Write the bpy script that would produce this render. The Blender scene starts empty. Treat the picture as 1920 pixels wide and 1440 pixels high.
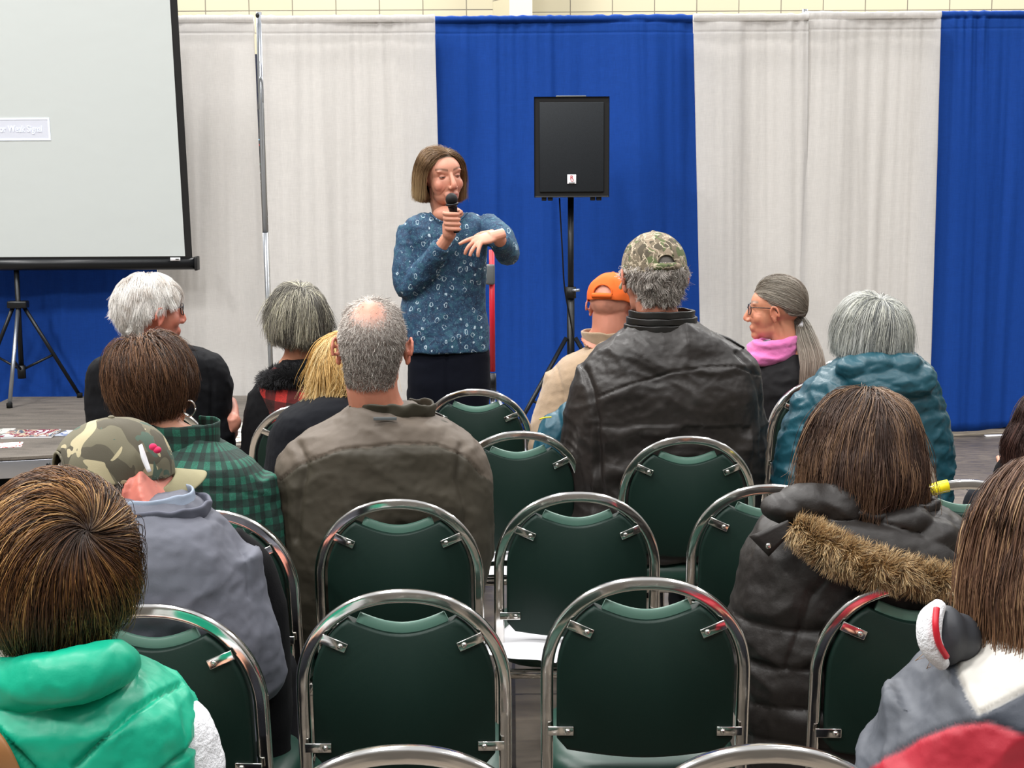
import bpy, bmesh, math, random
import numpy as np
from mathutils import Vector, Matrix, Euler
random.seed(7); rng = np.random.default_rng(7)
SC = bpy.context.scene; COL = SC.collection
PI = math.pi
# ------------------------------------------------------------------ camera
F = 2800.0; H = 1.68; PITCH = math.radians(8.13); ROLL = math.radians(-0.32)
cam_d = bpy.data.cameras.new('camera'); cam = bpy.data.objects.new('camera', cam_d); COL.objects.link(cam)
cam_d.sensor_fit = 'HORIZONTAL'; cam_d.sensor_width = 36.0; cam_d.lens = F/1920*36.0
cam_d.clip_start = 0.05; cam_d.clip_end = 200
RM = Matrix.Rotation(PI/2-PITCH, 3, 'X') @ Matrix.Rotation(ROLL, 3, 'Z')
cam.location = (0, 0, H); cam.rotation_euler = RM.to_euler(); SC.camera = cam
RN = np.array(RM)
def ray(px, py): return RM @ Vector(((px-960)/F, -(py-720)/F, -1.0))
def W(px, py, Y):                       # measured point of the photograph at distance Y
    d = ray(px, py); return Vector((0, 0, H)) + d*(Y/d.y)
def WZ(px, py, z):                      # measured point on the height z
    d = ray(px, py); return Vector((0, 0, H)) + d*((z-H)/d.z)
def proj(P):
    q = (P-np.array([0, 0, H])) @ RN
    return 960+F*q[:, 0]/-q[:, 2], 720-F*q[:, 1]/-q[:, 2]
# ------------------------------------------------------------------ colour and materials
def lin(h):
    if isinstance(h, (tuple, list)): return tuple(h[:3])
    h = h.lstrip('#'); h = ''.join(c*2 for c in h) if len(h) == 3 else h; v = [int(h[i:i+2], 16)/255 for i in (0, 2, 4)]
    return tuple(x/12.92 if x <= .04045 else ((x+.055)/1.055)**2.4 for x in v)
class NT:
    def __init__(s, name):
        s.m = bpy.data.materials.new(name); s.m.use_nodes = True; s.t = s.m.node_tree; s.n = s.t.nodes
        s.b = s.n['Principled BSDF']; s.out = s.n['Material Output']
    def new(s, t, **k):
        n = s.n.new(t)
        for a, v in k.items(): setattr(n, a, v)
        return n
    def set(s, n, **k):
        for a, v in k.items(): s.put(n.inputs[a.replace('_', ' ')], v)
    def put(s, i, v):
        if hasattr(v, 'links'): s.t.links.new(v, i)
        else: i.default_value = v
    def coord(s, scale=(1, 1, 1), rot=(0, 0, 0), kind='Object'):
        c = s.new('ShaderNodeTexCoord'); m = s.new('ShaderNodeMapping')
        s.t.links.new(c.outputs[kind], m.inputs[0]); m.inputs['Scale'].default_value = scale; m.inputs['Rotation'].default_value = rot
        return m.outputs[0]
    def noise(s, vec, scale=5, detail=3, rough=.5, dist=0, out=0):
        n = s.new('ShaderNodeTexNoise'); s.t.links.new(vec, n.inputs['Vector'])
        n.inputs['Scale'].default_value = scale; n.inputs['Detail'].default_value = detail
        n.inputs['Roughness'].default_value = rough; n.inputs['Distortion'].default_value = dist
        return n.outputs[out]
    def ramp(s, fac, stops, mode='LINEAR'):
        r = s.new('ShaderNodeValToRGB'); s.put(r.inputs[0], fac); e = r.color_ramp; e.interpolation = mode
        while len(e.elements) < len(stops): e.elements.new(.5)
        for k, (p, c) in enumerate(stops):
            e.elements[k].position = p; c = lin(c) if not isinstance(c, float) else (c, c, c); e.elements[k].color = (*c, 1)
        return r.outputs[0]
    def math(s, op, a, b=0.0, c=0.0):
        n = s.new('ShaderNodeMath', operation=op); s.put(n.inputs[0], a); s.put(n.inputs[1], b); s.put(n.inputs[2], c); return n.outputs[0]
    def mix(s, fac, a, b, mode='MIX'):
        n = s.new('ShaderNodeMix', data_type='RGBA', blend_type=mode)
        s.put(n.inputs[0], fac); s.put(n.inputs[6], a if hasattr(a, 'links') else (*lin(a), 1)); s.put(n.inputs[7], b if hasattr(b, 'links') else (*lin(b), 1))
        return n.outputs[2]
    def bump(s, h, strength=.3, dist=.002, normal=None):
        b = s.new('ShaderNodeBump'); b.inputs['Strength'].default_value = strength; b.inputs['Distance'].default_value = dist
        s.put(b.inputs['Height'], h)
        if normal: s.put(b.inputs['Normal'], normal)
        s.t.links.new(b.outputs[0], s.b.inputs['Normal']); return b.outputs[0]
    def attr(s, name, out='Color'):
        a = s.new('ShaderNodeAttribute', attribute_name=name); return a.outputs[out]
def basic(name, color, rough=.6, metal=0, spec=.5, bump=None, var=0, sheen=0, attr=False, grain=None):
    if rough >= .68: spec = min(spec, .18)
    t = NT(name); c = t.coord()
    base = t.attr('Col') if attr else None
    if base is None:
        base = (*lin(color), 1)
        if var:
            l = lin(color); a = tuple(max(0, x*(1-var)) for x in l); b = tuple(min(1, x*(1+var)) for x in l)
            base = t.ramp(t.noise(c, 9, 4, .6), [(.3, a), (.7, b)])
    if grain:   # woven grain: fine real variation of the yarn colour
        base = t.mix(t.ramp(t.noise(c, grain[0], 2, .6), [(.35, .0), (.65, 1.0)]), base, grain[1])
    t.put(t.b.inputs['Base Color'], base)
    t.b.inputs['Roughness'].default_value = rough; t.b.inputs['Metallic'].default_value = metal
    t.b.inputs['Specular IOR Level'].default_value = spec
    if sheen: t.b.inputs['Sheen Weight'].default_value = sheen; t.b.inputs['Sheen Roughness'].default_value = .5
    if bump:
        sc, st, ds = bump; t.bump(t.noise(c, sc, 4, .65), st, ds)
    return t.m
# ------------------------------------------------------------------ perlin noise
_pt = np.random.default_rng(3).permutation(256); _pt = np.concatenate([_pt, _pt, _pt])
_gr = np.random.default_rng(4).normal(size=(256, 3)); _gr /= np.linalg.norm(_gr, axis=1)[:, None]
def pn(P):
    P = np.asarray(P, float); i = np.floor(P).astype(int); f = P-i; u = f*f*f*(f*(f*6-15)+10); i &= 255
    def g(dx, dy, dz):
        h = _pt[_pt[_pt[(i[:, 0]+dx) & 255]+((i[:, 1]+dy) & 255)]+((i[:, 2]+dz) & 255)]
        return (_gr[h]*(f-np.array([dx, dy, dz]))).sum(1)
    def L(a, b, t): return a+(b-a)*t
    x0 = L(L(g(0,0,0), g(1,0,0), u[:,0]), L(g(0,1,0), g(1,1,0), u[:,0]), u[:,1])
    x1 = L(L(g(0,0,1), g(1,0,1), u[:,0]), L(g(0,1,1), g(1,1,1), u[:,0]), u[:,1])
    return L(x0, x1, u[:,2])*1.6
def fbm(P, o=3):
    s = 0; a = 1
    for k in range(o): s = s+a*pn(P*2**k+k*17.3); a *= .5
    return s
# ------------------------------------------------------------------ objects
def link(o): COL.objects.link(o); return o
def thing(name, label, cat, loc=(0, 0, 0), group=None, rz=0):
    o = link(bpy.data.objects.new(name, None)); o.location = loc; o.rotation_euler = (0, 0, rz); o.empty_display_size = .1
    o['label'] = label; o['category'] = cat
    if group: o['group'] = group
    return o
def tag(o, label, cat, group=None):
    o['label'] = label; o['category'] = cat
    if group: o['group'] = group
    return o
def root_of(p):
    while p.parent: p = p.parent
    return p
def put(name, me, mat, parent=None, smooth=True, world=True, label=None, loc=None):
    """link mesh; verts are in world space, moved into the space of the thing"""
    if isinstance(me, bmesh.types.BMesh):
        b = me; me = bpy.data.meshes.new(name); bmesh.ops.recalc_face_normals(b, faces=b.faces); b.to_mesh(me); b.free()
    me.name = name
    o = link(bpy.data.objects.new(name, me))
    me.materials.clear()
    for m in (mat if isinstance(mat, (list, tuple)) else [mat]): me.materials.append(m)
    if smooth: me.polygons.foreach_set('use_smooth', [True]*len(me.polygons))
    if parent:
        r = root_of(parent)
        if world: me.transform(Matrix.Translation(-r.location))
        o.parent = parent
    elif loc is not None:
        me.transform(Matrix.Translation(-Vector(loc))); o.location = loc
    if label: o['label'] = label
    return o
def from_np(name, V, Fc):
    me = bpy.data.meshes.new(name); V = np.asarray(V, np.float32); Fc = np.asarray(Fc, np.int32)
    k = Fc.shape[1]; me.vertices.add(len(V)); me.vertices.foreach_set('co', V.ravel())
    me.loops.add(Fc.size); me.loops.foreach_set('vertex_index', Fc.ravel())
    me.polygons.add(len(Fc)); me.polygons.foreach_set('loop_start', np.arange(0, Fc.size, k, dtype=np.int32))
    me.update(); me.validate(); return me
def getV(me):
    a = np.empty(len(me.vertices)*3, np.float32); me.vertices.foreach_get('co', a); return a.reshape(-1, 3).astype(float)
def getN(me):
    a = np.empty(len(me.vertices)*3, np.float32); me.vertex_normals.foreach_get('vector', a); return a.reshape(-1, 3).astype(float)
def setV(me, V): me.vertices.foreach_set('co', np.asarray(V, np.float32).ravel()); me.update()
def setcol(me, C):
    a = me.color_attributes.new('Col', 'FLOAT_COLOR', 'POINT'); C = np.asarray(C, np.float32)
    if C.shape[1] == 3: C = np.hstack([C, np.ones((len(C), 1), np.float32)])
    a.data.foreach_set('color', C.ravel())
# ---- primitives into a bmesh
def ell(b, c, r, rot=None, sub=3):
    m = Matrix.Translation(Vector(c)) @ (rot.to_4x4() if rot is not None else Matrix()) @ Matrix.Diagonal((*r, 1))
    bmesh.ops.create_icosphere(b, subdivisions=sub, radius=1, matrix=m)
def box(b, c, s, rot=None, bev=0):
    m = Matrix.Translation(Vector(c)) @ (rot.to_4x4() if rot is not None else Matrix()) @ Matrix.Diagonal((*s, 1))
    r = bmesh.ops.create_cube(b, size=1, matrix=m)
    if bev:
        es = {e for v in r['verts'] for e in v.link_edges}
        bmesh.ops.bevel(b, geom=list(es), offset=bev, segments=2, affect='EDGES', profile=.6)
def spl(P, n):
    """catmull-rom resample of rows of numbers"""
    P = np.array(P, float)
    if len(P) == 2: return P[0]+(P[1]-P[0])*np.linspace(0, 1, n)[:, None]
    Q = np.vstack([2*P[0]-P[1], P, 2*P[-1]-P[-2]]); out = []
    for t in np.linspace(0, len(P)-1-1e-9, n):
        i = int(t); u = t-i; a, bb, c, d = Q[i:i+4]
        out.append(.5*((2*bb)+(c-a)*u+(2*a-5*bb+4*c-d)*u*u+(3*bb-a-3*c+d)*u**3))
    return np.array(out)
def tube(b, pts, rad, n=14, seg=None, flat=1.0, up=(0, 0, 1), cap=True, square=False):
    """swept tube; rad number or list; flat squashes along the second axis"""
    pts = [Vector(p) for p in pts]; rad = [rad]*len(pts) if isinstance(rad, (int, float)) else list(rad)
    if seg:
        A = spl([[*p, r] for p, r in zip(pts, rad)], seg); pts = [Vector(a[:3]) for a in A]; rad = [max(.0005, a[3]) for a in A]
    rings = []; U = Vector(up); prev = None
    for i, p in enumerate(pts):
        t = (pts[min(i+1, len(pts)-1)]-pts[max(i-1, 0)]).normalized()
        s = t.cross(U if prev is None else prev[1])
        if s.length < 1e-4: s = t.cross(Vector((1, .1, 0)))
        s.normalize(); w = s.cross(t).normalized(); prev = (s, w)
        ring = []
        for k in range(n):
            a = 2*PI*(k+(.5 if square else 0))/n; ca, sa = math.cos(a), math.sin(a)
            if square:
                q = (abs(ca)**6+abs(sa)**6)**(-1/6); ca *= q; sa *= q
            ring.append(b.verts.new(p+s*(ca*rad[i])+w*(sa*rad[i]*flat)))
        rings.append(ring)
    for i in range(len(rings)-1):
        for k in range(n): b.faces.new((rings[i][k], rings[i][(k+1) % n], rings[i+1][(k+1) % n], rings[i+1][k]))
    if cap: b.faces.new(rings[0][::-1]); b.faces.new(rings[-1])
    return rings
def loft(b, rows, n=40, ex=2.4):
    """rows: (x, y, z, rx, ry) super-ellipse sections stacked upwards"""
    rings = []
    for (x, y, z, rx, ry) in rows:
        ring = []
        for k in range(n):
            a = 2*PI*k/n; c, s = math.cos(a), math.sin(a); q = (abs(c)**ex+abs(s)**ex)**(-1/ex)
            ring.append(b.verts.new((x+rx*c*q, y+ry*s*q, z)))
        rings.append(ring)
    for i in range(len(rings)-1):
        for k in range(n): b.faces.new((rings[i][k], rings[i][(k+1) % n], rings[i+1][(k+1) % n], rings[i+1][k]))
    b.faces.new(rings[0][::-1]); b.faces.new(rings[-1])
def remesh(b, voxel, smooth=4, fac=.5):
    me = bpy.data.meshes.new('tmp'); bmesh.ops.recalc_face_normals(b, faces=b.faces); b.to_mesh(me); b.free()
    o = link(bpy.data.objects.new('tmp', me)); m = o.modifiers.new('r', 'REMESH'); m.mode = 'VOXEL'; m.voxel_size = voxel; m.adaptivity = 0
    if smooth: s = o.modifiers.new('s', 'SMOOTH'); s.factor = fac; s.iterations = smooth
    dg = bpy.context.evaluated_depsgraph_get(); out = bpy.data.meshes.new_from_object(o.evaluated_get(dg))
    bpy.data.objects.remove(o); bpy.data.meshes.remove(me); out.update(); return out
def BM(): return bmesh.new()
# ------------------------------------------------------------------ materials
def m_chrome():
    t = NT('chrome'); t.b.inputs['Base Color'].default_value = (.80, .775, .74, 1); t.b.inputs['Metallic'].default_value = 1
    t.b.inputs['Roughness'].default_value = .13
    c = t.coord(); t.bump(t.noise(c, 7, 2, .5), .55, .012); return t.m
def m_drape(name, col, trans, w):
    t = NT(name); c = t.coord()
    wv = t.noise(t.coord((260, 20, 20)), 1, 2, .6); wh = t.noise(t.coord((20, 20, 260)), 1, 2, .6)
    base = t.mix(t.ramp(t.math('ADD', t.math('MULTIPLY', wv, .5), t.math('MULTIPLY', wh, .5)), [(.35, 0.0), (.65, 1.0)]), tuple(x*(1-w) for x in lin(col)), tuple(min(1, x*(1+w)) for x in lin(col)))
    t.put(t.b.inputs['Base Color'], base); t.b.inputs['Roughness'].default_value = .75; t.b.inputs['Specular IOR Level'].default_value = .2
    t.bump(t.noise(c, 3.0, 4, .6), .35, .02)
    tr = t.new('ShaderNodeBsdfTranslucent'); t.put(tr.inputs[0], base); mx = t.new('ShaderNodeMixShader'); mx.inputs[0].default_value = trans
    t.t.links.new(t.b.outputs[0], mx.inputs[1]); t.t.links.new(tr.outputs[0], mx.inputs[2]); t.t.links.new(mx.outputs[0], t.out.inputs[0]); return t.m
def m_floor():
    t = NT('concrete'); c = t.coord()
    n1 = t.noise(c, .9, 5, .6, .4); n2 = t.noise(t.coord((3, 9, 1)), 3, 5, .7, .6)
    col = t.ramp(t.math('ADD', t.math('MULTIPLY', n1, .55), t.math('MULTIPLY', n2, .45)), [(.32, '#4a443d'), (.5, '#6b6257'), (.7, '#8a7f72')])
    br = t.new('ShaderNodeTexBrick'); t.t.links.new(c, br.inputs['Vector']); br.offset = 0
    t.set(br, Scale=1.0, Mortar_Size=.006, Brick_Width=2.4, Row_Height=1.55); br.inputs['Color1'].default_value = br.inputs['Color2'].default_value = (1, 1, 1, 1); br.inputs['Mortar'].default_value = (.25, .25, .25, 1)
    t.put(t.b.inputs['Base Color'], t.mix(1.0, col, br.outputs[0], 'MULTIPLY'))
    t.put(t.b.inputs['Roughness'], t.ramp(n2, [(.3, .28), (.7, .5)])); t.bump(n2, .1, .003); return t.m
def m_block():
    t = NT('glazed_block'); c = t.coord(rot=(PI/2, 0, 0))
    br = t.new('ShaderNodeTexBrick'); t.t.links.new(c, br.inputs['Vector']); br.offset = 0
    t.set(br, Scale=1.0, Mortar_Size=.005, Brick_Width=.406, Row_Height=.203, Mortar_Smooth=.2, Bias=0.0)
    br.inputs['Color1'].default_value = (*lin('#c2bba2'), 1); br.inputs['Color2'].default_value = (*lin('#bab399'), 1); br.inputs['Mortar'].default_value = (*lin('#726c60'), 1)
    t.put(t.b.inputs['Base Color'], br.outputs[0]); t.b.inputs['Roughness'].default_value = .35
    t.bump(t.math('MULTIPLY', br.outputs[1], -1.0), .4, .004); return t.m
def m_carpet():
    t = NT('stage_carpet'); c = t.coord((1, 5, 1)); n = t.noise(c, 3, 5, .7, .5)
    t.put(t.b.inputs['Base Color'], t.ramp(t.math('ADD', t.math('MULTIPLY', n, .6), t.math('MULTIPLY', t.noise(t.coord(), 220, 2), .4)), [(.35, '#46413c'), (.6, '#6d665e')]))
    t.b.inputs['Roughness'].default_value = .8; t.bump(t.noise(t.coord(), 260, 2), .4, .003); return t.m
M = dict(
    chrome=m_chrome(), green=basic('green_vinyl', '#08221b', .55, bump=(420, .25, .0006), spec=.3), seat=basic('green_seat_vinyl', '#16382e', .42, bump=(300, .2, .0006)),
    lit_edge=basic('green_lit_edge', '#5f8577', .4), floor=m_floor(), block=m_block(), carpet=m_carpet(),
    white_drape=m_drape('white_drape_cloth', '#dddbd9', .42, .05), blue_drape=m_drape('blue_drape_cloth', '#17489f', .22, .10),
    alu=basic('brushed_aluminium', '#b9bec8', .32, 1, bump=(90, .1, .001)), steel=basic('galvanised_steel', '#a7acb3', .3, .9), black=basic('black_plastic', '#0d0e10', .5),
    blackmetal=basic('black_painted_metal', '#15171a', .35, .3), column=basic('cream_paint', '#c9c4b6', .5), screen=basic('matte_screen', '#c3c9c8', .8, bump=(2.2, .2, .02)),
    paper=basic('white_paper', '#eeeef2', .7), rubber=basic('rubber', '#111111', .8), red=basic('red_paint', '#c3162b', .45), grey=basic('grey_clamp', '#5b5f60', .5),
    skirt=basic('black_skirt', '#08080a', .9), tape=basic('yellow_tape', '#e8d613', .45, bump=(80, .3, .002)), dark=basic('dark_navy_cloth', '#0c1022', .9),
    grille=basic('speaker_grille', '#14181c', .55, .2, bump=(900, .8, .001)), glass=None, lensframe=basic('black_acetate', '#101014', .25))
# ------------------------------------------------------------------ world and lamps
wd = bpy.data.worlds.new('hall_light'); SC.world = wd; wd.use_nodes = True; wt = wd.node_tree
bg = wt.nodes['Background']; tc = wt.nodes.new('ShaderNodeTexCoord'); sp = wt.nodes.new('ShaderNodeSeparateXYZ'); cr = wt.nodes.new('ShaderNodeValToRGB')
wt.links.new(tc.outputs['Generated'], sp.inputs[0]); wt.links.new(sp.outputs[2], cr.inputs[0]); wt.links.new(cr.outputs[0], bg.inputs[0])
e = cr.color_ramp; e.elements[0].position = 0; e.elements[0].color = (.17, .152, .132, 1); e.elements[1].position = .75; e.elements[1].color = (.82, .84, .87, 1)
x = e.elements.new(.22); x.color = (.29, .27, .245, 1)
bg.inputs[1].default_value = .82
def lamp(x, y, z, e, size=1.0, col=(1, .98, .95), name='high_bay_lamp', rot=(0, 0, 0), sy=None):
    l = bpy.data.lights.new(name, 'AREA'); l.energy = e; l.shape = 'RECTANGLE'; l.size = size; l.size_y = sy or size; l.color = col
    o = link(bpy.data.objects.new(name, l)); o.location = (x, y, z); o.rotation_euler = rot; return o
for yy in (-2.0, 2.2, 6.2, 12.2):
    for xx in (-5.5, -1.2, 3.2, 7.5): lamp(xx, yy, 7.2, (185*{-5.5: 1.9, -1.2: 1.15, 3.2: .65, 7.5: .35}[xx] if yy < 10 else 430), .55, sy=1.3)
SC.view_settings.view_transform = 'Standard'; SC.view_settings.look = 'None'; SC.view_settings.exposure = .06; SC.view_settings.gamma = 1
# ------------------------------------------------------------------ shell
YD = WZ(1800, 812, 0.0).y
def plane(name, vs, mat):
    b = BM(); b.faces.new([b.verts.new(v) for v in vs]); bmesh.ops.subdivide_edges(b, edges=b.edges[:], cuts=1, use_grid_fill=True)
    o = put(name, b, mat, smooth=False); o['kind'] = 'structure'; return o
def slab(name, lo, hi, mat):
    b = BM(); box(b, [(a+c)/2 for a, c in zip(lo, hi)], [c-a for a, c in zip(lo, hi)]); o = put(name, b, mat, smooth=False); o['kind'] = 'structure'; return o
slab('floor', (-9, -3, -.2), (10, 15.3, 0), M['floor'])
YW = 14.3
ow = slab('wall_back', (-9, 0, 0), (0, .3, 5.2), M['block'])
pc = W(924, 18, YW); ow.location = (0, YW, pc.z-.203*17)
ow.data.transform(Matrix.Translation((pc.x, 0, 0)))
ow.data.transform(Matrix.Translation((0, 0, 0)))
ow2 = slab('wall_back_right', (-.3, 0, 0), (10.5, .3, 5.2), M['block']); p2_ = W(1000, 23, YW+.45); ow2.location = (p2_.x-.05, YW+.45, p2_.z-.203*17)
b = BM(); xa = W(924, 0, YW).x; xb = W(955, 0, YW-.3).x; xc = W(998, 0, YW-.3).x
vs = [(xa, YW+.3), (xa, YW), (xb, YW-.3), (xb, YW+.3)]
lo = [b.verts.new((x, y, 0)) for x, y in vs]; hi = [b.verts.new((x, y, 5.2)) for x, y in vs]
for k in range(4): b.faces.new((lo[k], lo[(k+1) % 4], hi[(k+1) % 4], hi[k]))
b.faces.new(hi); b.faces.new(lo[::-1]); o = put('trim_1', b, M['block'], smooth=False); o['kind'] = 'structure'
slab('trim_2', (xb, YW-.35, 0), (xc, YW+.6, 5.2), M['column'])
# ------------------------------------------------------------------ drapes
def curtain(label, xt0, xt1, xb0, xb1, z1, z0, Y, mat, seed, amp=.03, dens=9.0, gather=.5, group='pipe and drape panels'):
    kY = Y/YD; xt0, xt1, xb0, xb1 = xt0*kY, xt1*kY, xb0*kY, xb1*kY; z1 = H+(z1-H)*kY
    r = np.random.default_rng(seed); wd_ = xt1-xt0; nu = int(max(60, wd_*170)); nv = 70
    u = np.linspace(0, 1, nu); v = np.concatenate([np.linspace(0, .05, 22), np.linspace(.055, 1, nv-22)])
    U, Vv = np.meshgrid(u, v); Wd = (xt1-xt0)*(1-Vv)+(xb1-xb0)*Vv; X = xt0*(1-Vv)+xb0*Vv+U*Wd
    Z = z1+(z0-z1)*Vv
    base = np.zeros_like(U); s = U*wd_*dens
    for k in range(5):
        f = (.22, .37, .6, .95, 1.5)[k]*r.uniform(.85, 1.15); ph = r.uniform(0, 6.28); drift = r.uniform(-.8, .8)
        base += np.sin(s*f+ph+drift*Vv)*(1.1, .9, .8, .55, .35)[k]*r.uniform(.6, 1.2)
    base = np.sign(base)*np.abs(base/2.2)**.8
    # some folds are strong only at one side, where the cloth is bunched on the rail
    env = .45+.55*np.clip(np.sin(U*PI*r.uniform(.8, 1.6)+r.uniform(0, 3)), 0, 1)
    fine = pn(np.stack([U.ravel()*wd_*26, Vv.ravel()*1.2, np.full(U.size, seed*3.1)], 1)).reshape(U.shape)
    bunch = np.clip(pn(np.stack([U.ravel()*wd_*2.2, Vv.ravel()*0, np.full(U.size, seed*1.7)], 1)).reshape(U.shape)+.25, 0, 1)
    top = np.exp(-Vv/.16)
    D = amp*base*env*(.35+.65*np.clip(Vv*3, 0, 1))+fine*.022*gather*(top*bunch*1.6+.12)
    hdr = z1-Z
    D = D*np.where(hdr < .035, .25, 1.0)
    D = D+.017*pn(np.stack([U.ravel()*wd_*8.5+.5*Vv.ravel(), Vv.ravel()*.9, np.full(U.size, seed*2.3)], 1)).reshape(U.shape)*np.clip(Vv*6, .15, 1)+.007*pn(np.stack([U.ravel()*wd_*21+.6*Vv.ravel(), Vv.ravel()*1.5, np.full(U.size, seed*5.1)], 1)).reshape(U.shape)
    D = np.maximum(D, -.04-.02*np.tanh(-(D+.04)*20)*(D < -.04)) ; Yy = Y-D
    tubez = np.clip(1-((hdr-.018)/.02)**2, 0, 1); Yy = Yy-.022*np.sqrt(tubez)         # pocket round the rail
    Yy += .010*np.exp(-((hdr-.04)/.005)**2)+.004*np.exp(-((hdr-.105)/.005)**2)       # stitch lines
    Z = Z+np.where(Vv < .002, .006*fine, 0)+np.where(Vv > .99, .010*np.sin(s*.7+seed), 0)
    P = np.stack([X, Yy, Z], -1).reshape(-1, 3); n2 = len(v)
    i = np.arange(n2-1)[:, None]*nu+np.arange(nu-1)[None, :]; i = i.ravel()
    Fc = np.stack([i, i+1, i+nu+1, i+nu], 1)
    root = thing('curtain', label, 'curtain', ((xt0+xt1)/2, Y, z0), group)
    o = put('cloth', from_np('cloth', P, Fc), mat, root)
    so = o.modifiers.new('s', 'SOLIDIFY'); so.thickness = .0015
    # doubled hem of the rail pocket behind the face
    Ph = np.stack([X[:26], Y+.03-D[:26]*.5, np.maximum(Z[:26], z1-.112)], -1).reshape(-1, 3)
    i = np.arange(25)[:, None]*nu+np.arange(nu-1)[None, :]; i = i.ravel()
    put('header', from_np('header', Ph, np.stack([i, i+1, i+nu+1, i+nu], 1)), mat, root)
    return root
def cx(px, py): return W(px, py, YD).x
def zt(px, py): return W(px, py, YD).z
W_, B_ = M['white_drape'], M['blue_drape']; F0 = .025
curtain('royal blue drape hanging below and behind the projection screen', cx(-210, 30), cx(292, 32), cx(-190, 735), cx(290, 735)+.02, zt(40, 33), F0, YD, B_, 1, .06)
curtain('narrow white drape just right of the projection screen', cx(284, 30), cx(475, 30), cx(296, 735), cx(507, 735), zt(400, 29), F0, YD-.05, W_, 2, .07, 14)
curtain('wide white drape left of the presenter, right of the bare pole', cx(490, 30), cx(815, 30), cx(515, 735), cx(835, 735), zt(650, 29), F0, YD-.13, W_, 3, .07, 11)
curtain('royal blue drape behind the presenter and the loudspeaker', cx(810, 28), cx(1308, 26), cx(812, 735), cx(1332, 700), zt(1060, 29), F0, YD, B_, 4, .13, 13)
curtain('white drape right next to the blue drape behind the loudspeaker', cx(1300, 26), cx(1516, 24), cx(1318, 700), cx(1512, 700), zt(1400, 26), F0, YD-.15, W_, 5, .09, 13, .8)
curtain('white drape left of the rightmost blue drape', cx(1508, 24), cx(1764, 20), cx(1494, 700), cx(1744, 700), zt(1640, 22), F0, YD-.12, W_, 6, .08, 11, .9)
curtain('royal blue drape at the right edge of the photo', cx(1756, 20), cx(2080, 18), cx(1739, 700), cx(2050, 800), zt(1840, 21), .03, YD, B_, 9, .12, 11, 1.0)
def upright(px, top, label, pxb=None):
    a = W(px, top, YD-.03); bx = W(pxb or px, 700, YD-.03).x
    r = thing('drape_upright', label, 'pole', (a.x, YD+.05, 0), 'steel uprights of the drape line')
    b = BM(); tube(b, [(a.x, YD+.05, .012), (a.x, YD+.05, 1.3)], .021, 16); put('lower_tube', b, M['steel'], r)
    b = BM(); tube(b, [(a.x, YD+.05, 1.28), (a.x, YD+.05, a.z)], .018, 16); put('upper_tube', b, M['steel'], r)
    b = BM(); box(b, (a.x, YD+.03, .006), (.4, .18, .012), bev=.003); put('base_plate', b, M['steel'], r)
    b = BM(); ell(b, (a.x, YD, a.z-.025), (.012, .01, .016)); put('hook_pin', b, M['blackmetal'], r)
upright(481, 20, 'bare steel pole between the two white drapes on the left', 503)
upright(1514, 15, 'steel pole showing above the join of the two right white drapes')
for a, c, py, lb in ((-200, 481, 34, 'steel rail carrying the drapes behind the projection screen'), (481, 1514, 33, 'steel rail carrying the drapes behind the presenter'), (1514, 2080, 27, 'steel rail carrying the drapes on the right')):
    b = BM(); z = zt((a+c)/2, py)-.004; tube(b, [(cx(a, py)+.03, YD+.012, z), (cx(c, py)-.03, YD+.012, z)], .014, 12); tag(put('drape_rail', b, M['steel'], loc=(cx(a, py), YD, z)), lb, 'rail', 'rails of the drape line')
# things showing in the gap between the white drapes: dark banner with pale rows, on a steel hook
Yb = YD+1.3
gx = W(492, 400, Yb).x
r = thing('banner', 'dark banner with pale rows seen through the gap between the white drapes', 'banner', (gx, Yb, .0))
b = BM(); box(b, (gx, Yb, 1.25), (.5, .02, 2.5)); put('cloth', b, M['dark'], r)
for k, (py, h, cc) in enumerate(((262, 3, '#7fb8d8'), (272, 4, '#b03038'), (308, 3, '#4f9a80'), (324, 3, '#b9bcc4'), (340, 4, '#aab0bd'), (345, 2, '#c9cdd6'), (358, 4, '#c4c8d0'), (406, 3, '#8f98ab'), (420, 3, '#8f98ab'), (436, 4, '#9aa3b3'), (466, 5, '#c9d8d2'))):
    p = W(489, py, Yb-.02); b = BM(); box(b, (p.x, Yb-.012, p.z), (.22, .006, h/300)); put('printed_row', b, basic('row_ink', cc, .7), r)
b = BM(); p = W(494, 375, YD+.2); tube(b, [(p.x-.03, YD+.2, p.z-.10), (p.x, YD+.2, p.z-.03), (p.x+.035, YD+.2, p.z+.12)], [.02, .035, .012], 12, 10); r = tube(b, [(p.x, YD+.2, .01), (p.x, YD+.2, p.z-.08)], .012, 8); tag(put('folded_trolley', b, M['grey'], loc=(p.x, YD+.2, 0)), 'grey metal edge of something stored behind the white drapes', 'equipment')
b = BM(); q = W(489, 145, YD-.05); q2 = W(485, 205, YD-.05); tube(b, [q2, W(487, 150, YD-.05), q, W(494, 165, YD-.05), W(494, 192, YD-.05)], .006, 8, 16); tag(put('drape_hook', b, M['steel'], loc=q), 'thin bent steel hook on the bare pole between white drapes', 'hook')
b = BM(); p1 = WZ(1868, 816, .003); box(b, (p1.x, YD-.12, .0045), (.16, .035, .009), Euler((0, 0, .15)).to_matrix()); tag(put('tape_strip', b, M['paper'], loc=(p1.x, YD-.12, 0)), 'short white strip on the floor under the rightmost blue drape', 'strip')
b = BM(); box(b, (W(1900, 812, YD+.2).x, YD+.22, .06), (1.2, .06, .12)); tag(put('shadow_strip', b, M['skirt'], loc=(W(1900, 812, YD+.2).x, YD+.22, 0)), 'low black box added as the shadow strip under the rightmost blue drape', 'cover')  # black box added behind the hem to darken the gap under it
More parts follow.
